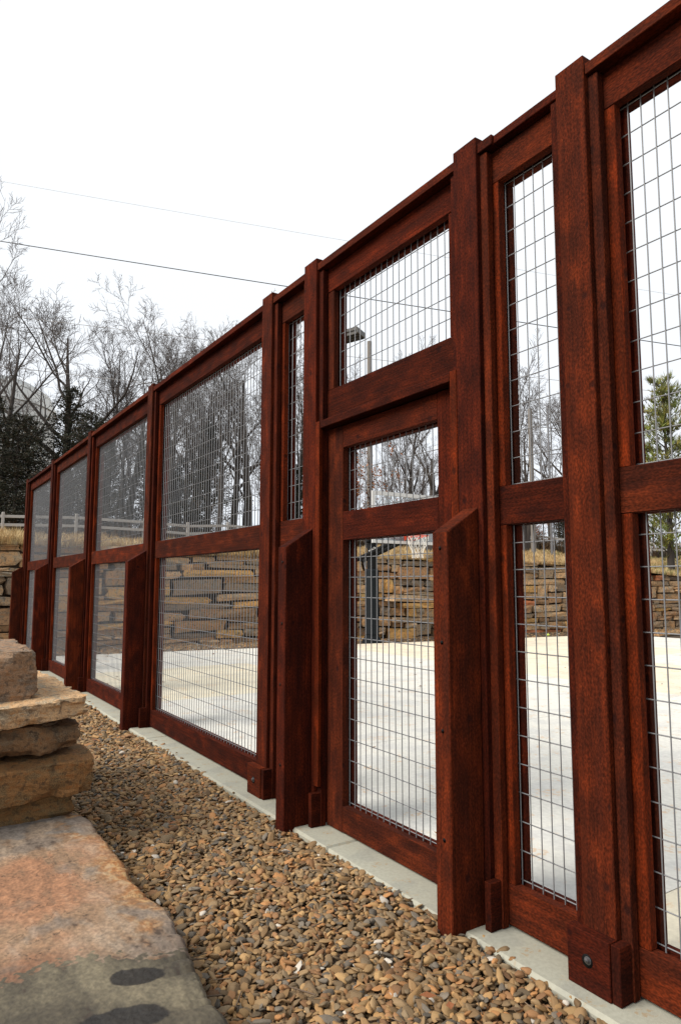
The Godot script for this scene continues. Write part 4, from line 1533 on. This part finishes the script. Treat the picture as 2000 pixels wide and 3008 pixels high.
func build_trees() -> void:
	var protos := []
	var upright := {"trunk": 8.2, "rad": 0.15, "bend": 0.075, "rise": 0.10, "kids": [11, 7, 7, 4], "ratio": [0.42, 0.46, 0.5, 0.6], "angle": 0.62, "first": 0.30}
	var oak := {"trunk": 6.4, "rad": 0.21, "bend": 0.12, "rise": 0.06, "kids": [9, 8, 7, 4], "ratio": [0.66, 0.5, 0.5, 0.6], "angle": 0.82, "first": 0.36}
	var vase := {"trunk": 6.9, "rad": 0.17, "bend": 0.08, "rise": 0.12, "kids": [9, 8, 7, 4], "ratio": [0.6, 0.5, 0.5, 0.6], "angle": 0.58, "first": 0.26, "lean": 0.12}
	var forked := {"trunk": 6.2, "rad": 0.16, "bend": 0.09, "rise": 0.10, "kids": [8, 7, 7, 4], "ratio": [0.6, 0.5, 0.5, 0.6], "angle": 0.66, "first": 0.3, "stems": 2}
	for s in [[101, upright], [102, oak], [103, vase], [104, forked], [105, upright], [106, oak], [107, vase]]:
		protos.append(tree_proto(s[0], s[1], M.bark, M.twig))
	var heights := []
	for p in protos:
		heights.append((p.get_node("crown") as MeshInstance3D).mesh.get_aabb().end.y)
	var g := "bare deciduous trees beyond the white rail fence"
	# kind, x, z, top, label
	var list := [
		[0, -30.2, -0.8, 18.4, "tall bare tree at the left frame edge, topmost twigs against the sky"],
		[6, -39.7, -2.2, 19.3, "bare tree leaning right, second from the left, over the dark cedars"],
		[1, -41.2, -6.1, 19.9, "big bare oak left of the fence's end with a dark knot at its fork"],
		[4, -45.6, -9.4, 19.6, "slim bare tree just right of the big forked oak"],
		[3, -42.3, -10.0, 19.2, "twin-stemmed bare tree rising over the second fence bay from the left"],
		[0, -49.6, -13.6, 21.2, "distant thin bare tree above the cap of the third bay from the left"],
		[5, -40.5, -12.5, 20.6, "broad bare tree whose top stands highest over the widest near bay's cap"],
		[2, -44.5, -16.0, 20.9, "bare tree with fan of rising limbs left of the paired posts"],
		[6, -41.1, -16.3, 20.2, "bare tree against the sky just left of the paired posts"],
		[0, -48.7, -21.4, 22.0, "far bare tree behind the leftmost of the paired posts"],
		[4, -36.0, -10.2, 15.8, "bare tree at the left side of the wide mesh bay"],
		[3, -37.4, -12.2, 17.2, "forked bare tree behind the middle of the wide mesh bay"],
		[0, -34.1, -12.4, 15.6, "straight bare trunk right of the middle cedar in wide mesh bay"],
		[1, -35.2, -14.7, 16.3, "crooked bare oak at the right side of the wide mesh bay"],
		[4, -36.0, -17.6, 18.6, "bare tree filling the left half of the narrow panel left of the gate"],
		[2, -41.0, -21.1, 20.2, "bare tree filling the right half of the narrow panel left of the gate"],
		[3, -38.4, -23.4, 20.0, "bare tree top behind the floodlight in the transom"],
		[0, -40.5, -30.6, 19.8, "small bare tree top alone in the middle of the transom"],
		[6, -28.6, -19.9, 9.9, "slim bare tree in the middle of the upper gate opening"],
		[0, -31.5, -22.7, 11.8, "bare tree just behind the slim one in the upper gate opening"],
		[3, -22.6, -23.3, 14.4, "bare tree with long right-reaching limbs in the narrow panel right of gate"],
		[1, -23.1, -28.2, 12.6, "bare tree behind the wide post, twigs reaching in past the steel mast"],
		[4, -30.7, -34.9, 14.4, "distant bare tree low behind the two poles right of the gate"]]
	for k in list.size():
		var t: Array = list[k]
		var turn: float = [0.4, 2.0, 0.9, 3.1, 4.4, 5.5, 1.2][k % 7]
		plant("bare_tree", protos[t[0]], t[4], "tree", g, t[1], t[2], t[3], heights[t[0]], turn)
	# the stout tree that forks low in the upper gate opening
	var stout := tree_proto(131, {"trunk": 4.2, "rad": 0.34, "bend": 0.09, "rise": 0.10, "kids": [5, 5, 5, 3], "ratio": [1.0, 0.5, 0.5, 0.6], "angle": 0.55, "first": 0.30}, M.bark, M.twig)
	plant("bare_tree", stout, "stout dark tree with low forks at right of the upper gate opening", "tree", g, -22.7, -17.6, 10.6, (stout.get_node("crown") as MeshInstance3D).mesh.get_aabb().end.y, 1.0)
	stout.free()
	# pale sapling in front of the cedars
	var sap := tree_proto(141, {"trunk": 6.5, "rad": 0.06, "bend": 0.12, "rise": 0.10, "kids": [9, 6, 4, 2], "ratio": [0.5, 0.5, 0.5, 0.6], "angle": 0.6, "first": 0.2, "stems": 3}, M.pale_bark, M.pale_bark)
	plant("bare_sapling", sap, "pale grey bare sapling in front of the cedars at left edge", "tree", "", -25.8, 0.55, 8.2, (sap.get_node("crown") as MeshInstance3D).mesh.get_aabb().end.y, 0.3)
	sap.free()
	# oaks that keep their brown leaves
	var marc := tree_proto(151, {"trunk": 7.5, "rad": 0.10, "bend": 0.13, "rise": 0.08, "kids": [12, 7, 5, 3], "ratio": [0.45, 0.5, 0.5, 0.6], "angle": 0.75, "first": 0.12, "stems": 2}, M.bark, M.twig)
	add_leaves(marc, 5, 1100, 0.15, [Color(0.26, 0.10, 0.035), Color(0.20, 0.07, 0.03), Color(0.30, 0.13, 0.05)], 0.5, 8.0)
	var mh: float = (marc.get_node("crown") as MeshInstance3D).mesh.get_aabb().end.y
	plant("leafy_oak", marc, "young oak holding orange-brown leaves behind the hoop pole", "tree", "", -21.9, -13.7, 7.7, mh, 0.0)
	plant("leafy_oak", marc, "small oak full of rusty leaves below mid rail right of gate", "tree", "", -28.5, -31.0, 5.6, mh, 2.2, 1.5)
	marc.free()
	# cedars
	var dark := [Color(0.022, 0.028, 0.014), Color(0.016, 0.022, 0.012), Color(0.034, 0.034, 0.016), Color(0.055, 0.036, 0.018)]
	var ced := [conifer_proto(201, 8.0, 2.9, 125, dark, 0.35, 1.5), conifer_proto(202, 8.0, 2.5, 115, dark, 0.5, 1.35), conifer_proto(203, 8.0, 3.2, 110, dark, 0.25, 1.4)]
	var cl := [
		[0, -38.2, -2.0, 11.0, "dark cedar at the left edge behind the white rail fence"],
		[2, -38.4, -3.6, 10.3, "dark bushy cedar second from the left edge"],
		[2, -37.0, -2.9, 10.0, "dark cedar filling the gap between the two leftmost cedars"],
		[1, -38.6, -5.6, 12.2, "tallest dark cedar, standing against the pale tank"],
		[2, -36.1, -6.2, 10.4, "dark cedar over the cap of the leftmost fence bays"],
		[0, -38.8, -7.8, 9.6, "dark cedar just right of the tallest cedars at left"],
		[1, -38.2, -9.7, 9.3, "dark cedar seen through the third mesh bay from left"],
		[1, -36.0, -12.6, 10.6, "dark cedar in the middle of the wide mesh bay"],
		[2, -38.6, -11.9, 9.0, "dark cedar left of the middle one in the wide mesh bay"],
		[0, -36.2, -18.4, 8.8, "dark cedar low in the narrow panel left of the gate"],
		[2, -33.2, -35.4, 7.2, "dark green cedar below mid rail right of the gate, left one"],
		[0, -31.6, -37.4, 7.6, "dark green cedar below mid rail right of the gate, right one"],
		[2, -29.5, -39.6, 7.4, "dark green cedar hidden partly by the wide post"]]
	for k in cl.size():
		var t: Array = cl[k]
		plant("cedar", ced[t[0]], t[4], "tree", "dark cedars on the slope", t[1], t[2], t[3], 8.1, k * 1.7, 1.15)
	var pine := conifer_proto(221, 8.0, 3.9, 64, [Color(0.17, 0.20, 0.035), Color(0.11, 0.15, 0.03), Color(0.22, 0.20, 0.04), Color(0.10, 0.09, 0.03)], 0.75, 0.62, 0.30)
	plant("pine_tree", pine, "green pine behind the rightmost mesh bay", "tree", "", -13.95, -21.1, 8.9, 8.1, 0.6)
	pine.free()
	for c in ced:
		c.free()
	# the wood further off, which reads as one mass
	var r := RandomNumberGenerator.new()
	r.seed = 31
	var far := SurfaceTool.new()
	far.begin(Mesh.PRIMITIVE_TRIANGLES)
	for pn in ["trunk", "crown"]:
		far.append_from((protos[0].get_node(pn) as MeshInstance3D).mesh, 0, Transform3D.IDENTITY)
	var mm := MultiMesh.new()
	mm.transform_format = MultiMesh.TRANSFORM_3D
	mm.mesh = far.commit()
	var tr := []
	for k in 34:
		var deg := r.randf_range(28, 118)
		var p := rim_point(deg, r.randf_range(40, 78))
		var s := r.randf_range(1.15, 1.75) * lerpf(0.6, 1.0, smoothstep(40, 75, deg))
		tr.append(Transform3D(Basis(Vector3.UP, r.randf() * TAU).scaled(Vector3(s * 1.15, s, s * 1.15)), Vector3(p.x, hill(p.x, p.z), p.z)))
	mm.instance_count = tr.size()
	for k in tr.size():
		mm.set_instance_transform(k, tr[k])
	var mi := MultiMeshInstance3D.new()
	mi.multimesh = mm
	mi.material_override = M.twig
	put(mi, "far_woods")
	mi.set_meta("kind", "stuff")
	for p in protos:
		p.free()

func tuft_mesh(seed_: int, blades: int) -> ArrayMesh:
	var r := RandomNumberGenerator.new()
	r.seed = seed_
	var b := Buf.new()
	for k in blades:
		var a := r.randf() * TAU
		var out := Vector3(cos(a), 0, sin(a))
		var p := out * r.randf_range(0.0, 0.16)
		var h := r.randf_range(0.45, 1.0)
		var bend := r.randf_range(0.08, 0.5)
		var sd := out.cross(Vector3.UP) * 0.013
		b.color = Color(1, 1, 1) * r.randf_range(0.7, 1.25)
		var m := p + out * bend * 0.35 + Vector3(0, h * 0.6, 0)
		var t := p + out * bend + Vector3(0, h, 0)
		b.quad(p - sd, p + sd, m + sd * 0.8, m - sd * 0.8, Vector3(out.x, 0.8, out.z))
		b.tri(m - sd * 0.8, m + sd * 0.8, t, Vector3(out.x, 0.8, out.z))
	return b.done(true)

func scatter(called: String, label: String, m: Mesh, spots: Array, cols: Array, mat: Material) -> void:
	var mm := MultiMesh.new()
	mm.transform_format = MultiMesh.TRANSFORM_3D
	mm.use_colors = true
	mm.mesh = m
	mm.instance_count = spots.size()
	for k in spots.size():
		mm.set_instance_transform(k, spots[k])
		mm.set_instance_color(k, cols[k])
	var o := MultiMeshInstance3D.new()
	o.multimesh = mm
	o.material_override = mat
	put(o, called)
	o.set_meta("kind", "stuff")
	o.set_meta("label", label)

func build_grass() -> void:
	var r := RandomNumberGenerator.new()
	r.seed = 404
	var spots := []
	var cols := []
	for k in 34000:
		var deg := r.randf_range(24, 122)
		var d := 0.1 + pow(r.randf(), 1.5) * 26.0
		var p := rim_point(deg, d)
		var s := r.randf_range(0.14, 0.34) * lerpf(0.8, 1.25, smoothstep(70, 100, deg))
		if d < 2.2:
			s *= 0.8
		spots.append(Transform3D(Basis(Vector3.UP, r.randf() * TAU).scaled(Vector3(s * 1.3, s, s * 1.3)), Vector3(p.x, hill_at_polar(deg, d) - 0.02, p.z)))
		var c: Color = [Color(0.54, 0.39, 0.18), Color(0.47, 0.32, 0.14), Color(0.58, 0.45, 0.24), Color(0.38, 0.25, 0.11)][r.randi() % 4]
		if deg < 48 and r.randf() < 0.3:
			c = Color(0.25, 0.26, 0.10)
		cols.append(c * r.randf_range(0.75, 1.2))
	scatter("dry_grass", "golden dry grass covering the slope above the retaining wall", tuft_mesh(1, 16), spots, cols, M.leaf)
	# rusty weeds and brush along the edge of the trees
	spots = []
	cols = []
	for k in 5200:
		var deg := r.randf_range(26, 118)
		var d := 21.0 + pow(r.randf(), 1.3) * 16.0
		var p := rim_point(deg, d)
		var s := r.randf_range(0.6, 1.5)
		spots.append(Transform3D(Basis(Vector3.UP, r.randf() * TAU).scaled(Vector3(s * 1.2, s, s * 1.2)), Vector3(p.x, hill_at_polar(deg, d) - 0.05, p.z)))
		cols.append([Color(0.13, 0.075, 0.035), Color(0.085, 0.06, 0.04), Color(0.19, 0.11, 0.05), Color(0.05, 0.045, 0.03)][r.randi() % 4] * r.randf_range(0.7, 1.25))
	scatter("undergrowth", "rusty brown brush along the foot of the trees", tuft_mesh(2, 22), spots, cols, M.leaf)

# ----------------------------------------------------------------
func _ready() -> void:
	rng.seed = 12345
	# camera: 1.33 m above the gravel, looking along the fence and a little up
	var cam := Camera3D.new()
	put(cam, "camera")
	cam.fov = 73.70
	cam.near = 0.05
	cam.far = 900.0
	var yaw := 0.9922
	var pitch := 0.1055
	cam.position = Vector3(0, 1.33, 2.0)
	cam.rotation = Vector3(pitch, yaw, 0.0017)
	cam.current = true
	# bright overcast sky
	var env := Environment.new()
	env.background_mode = Environment.BG_SKY
	var sm := ProceduralSkyMaterial.new()
	sm.sky_top_color = Color(0.97, 0.985, 1.0)
	sm.sky_horizon_color = Color(0.94, 0.965, 1.0)
	sm.sky_curve = 0.2
	sm.ground_horizon_color = Color(0.6, 0.58, 0.55)
	sm.ground_bottom_color = Color(0.35, 0.32, 0.28)
	sm.sun_angle_max = 0.0
	sm.energy_multiplier = 0.34
	var sky := Sky.new()
	sky.sky_material = sm
	env.sky = sky
	env.ambient_light_source = Environment.AMBIENT_SOURCE_SKY
	env.tonemap_mode = Environment.TONE_MAPPER_LINEAR
	env.tonemap_exposure = 3.2
	env.sdfgi_enabled = true
	env.ssao_enabled = true
	env.ssil_enabled = true
	var we := WorldEnvironment.new()
	we.environment = env
	add_child(we)
	we.name = "world_environment"
	# the brighter part of the cloud, high on the left in front of the fence
	var sun := DirectionalLight3D.new()
	sun.light_energy = 0.5
	sun.light_color = Color(1.0, 0.97, 0.93)
	sun.light_angular_distance = 36.0
	sun.shadow_enabled = true
	put(sun, "sun")
	sun.look_at_from_position(Vector3(-1.4, 7.2, 8.0), Vector3.ZERO)
	make_materials()
	var pm := vertex_mat(0.8)
	M.pebble = pm
	build_land()
	build_court()
	build_gravel()
	build_retaining_wall()
	build_fence()
	build_slab()
	build_stack()
	build_hoop()
	build_rail_fence()
	build_poles()
	build_trees()
	build_grass()
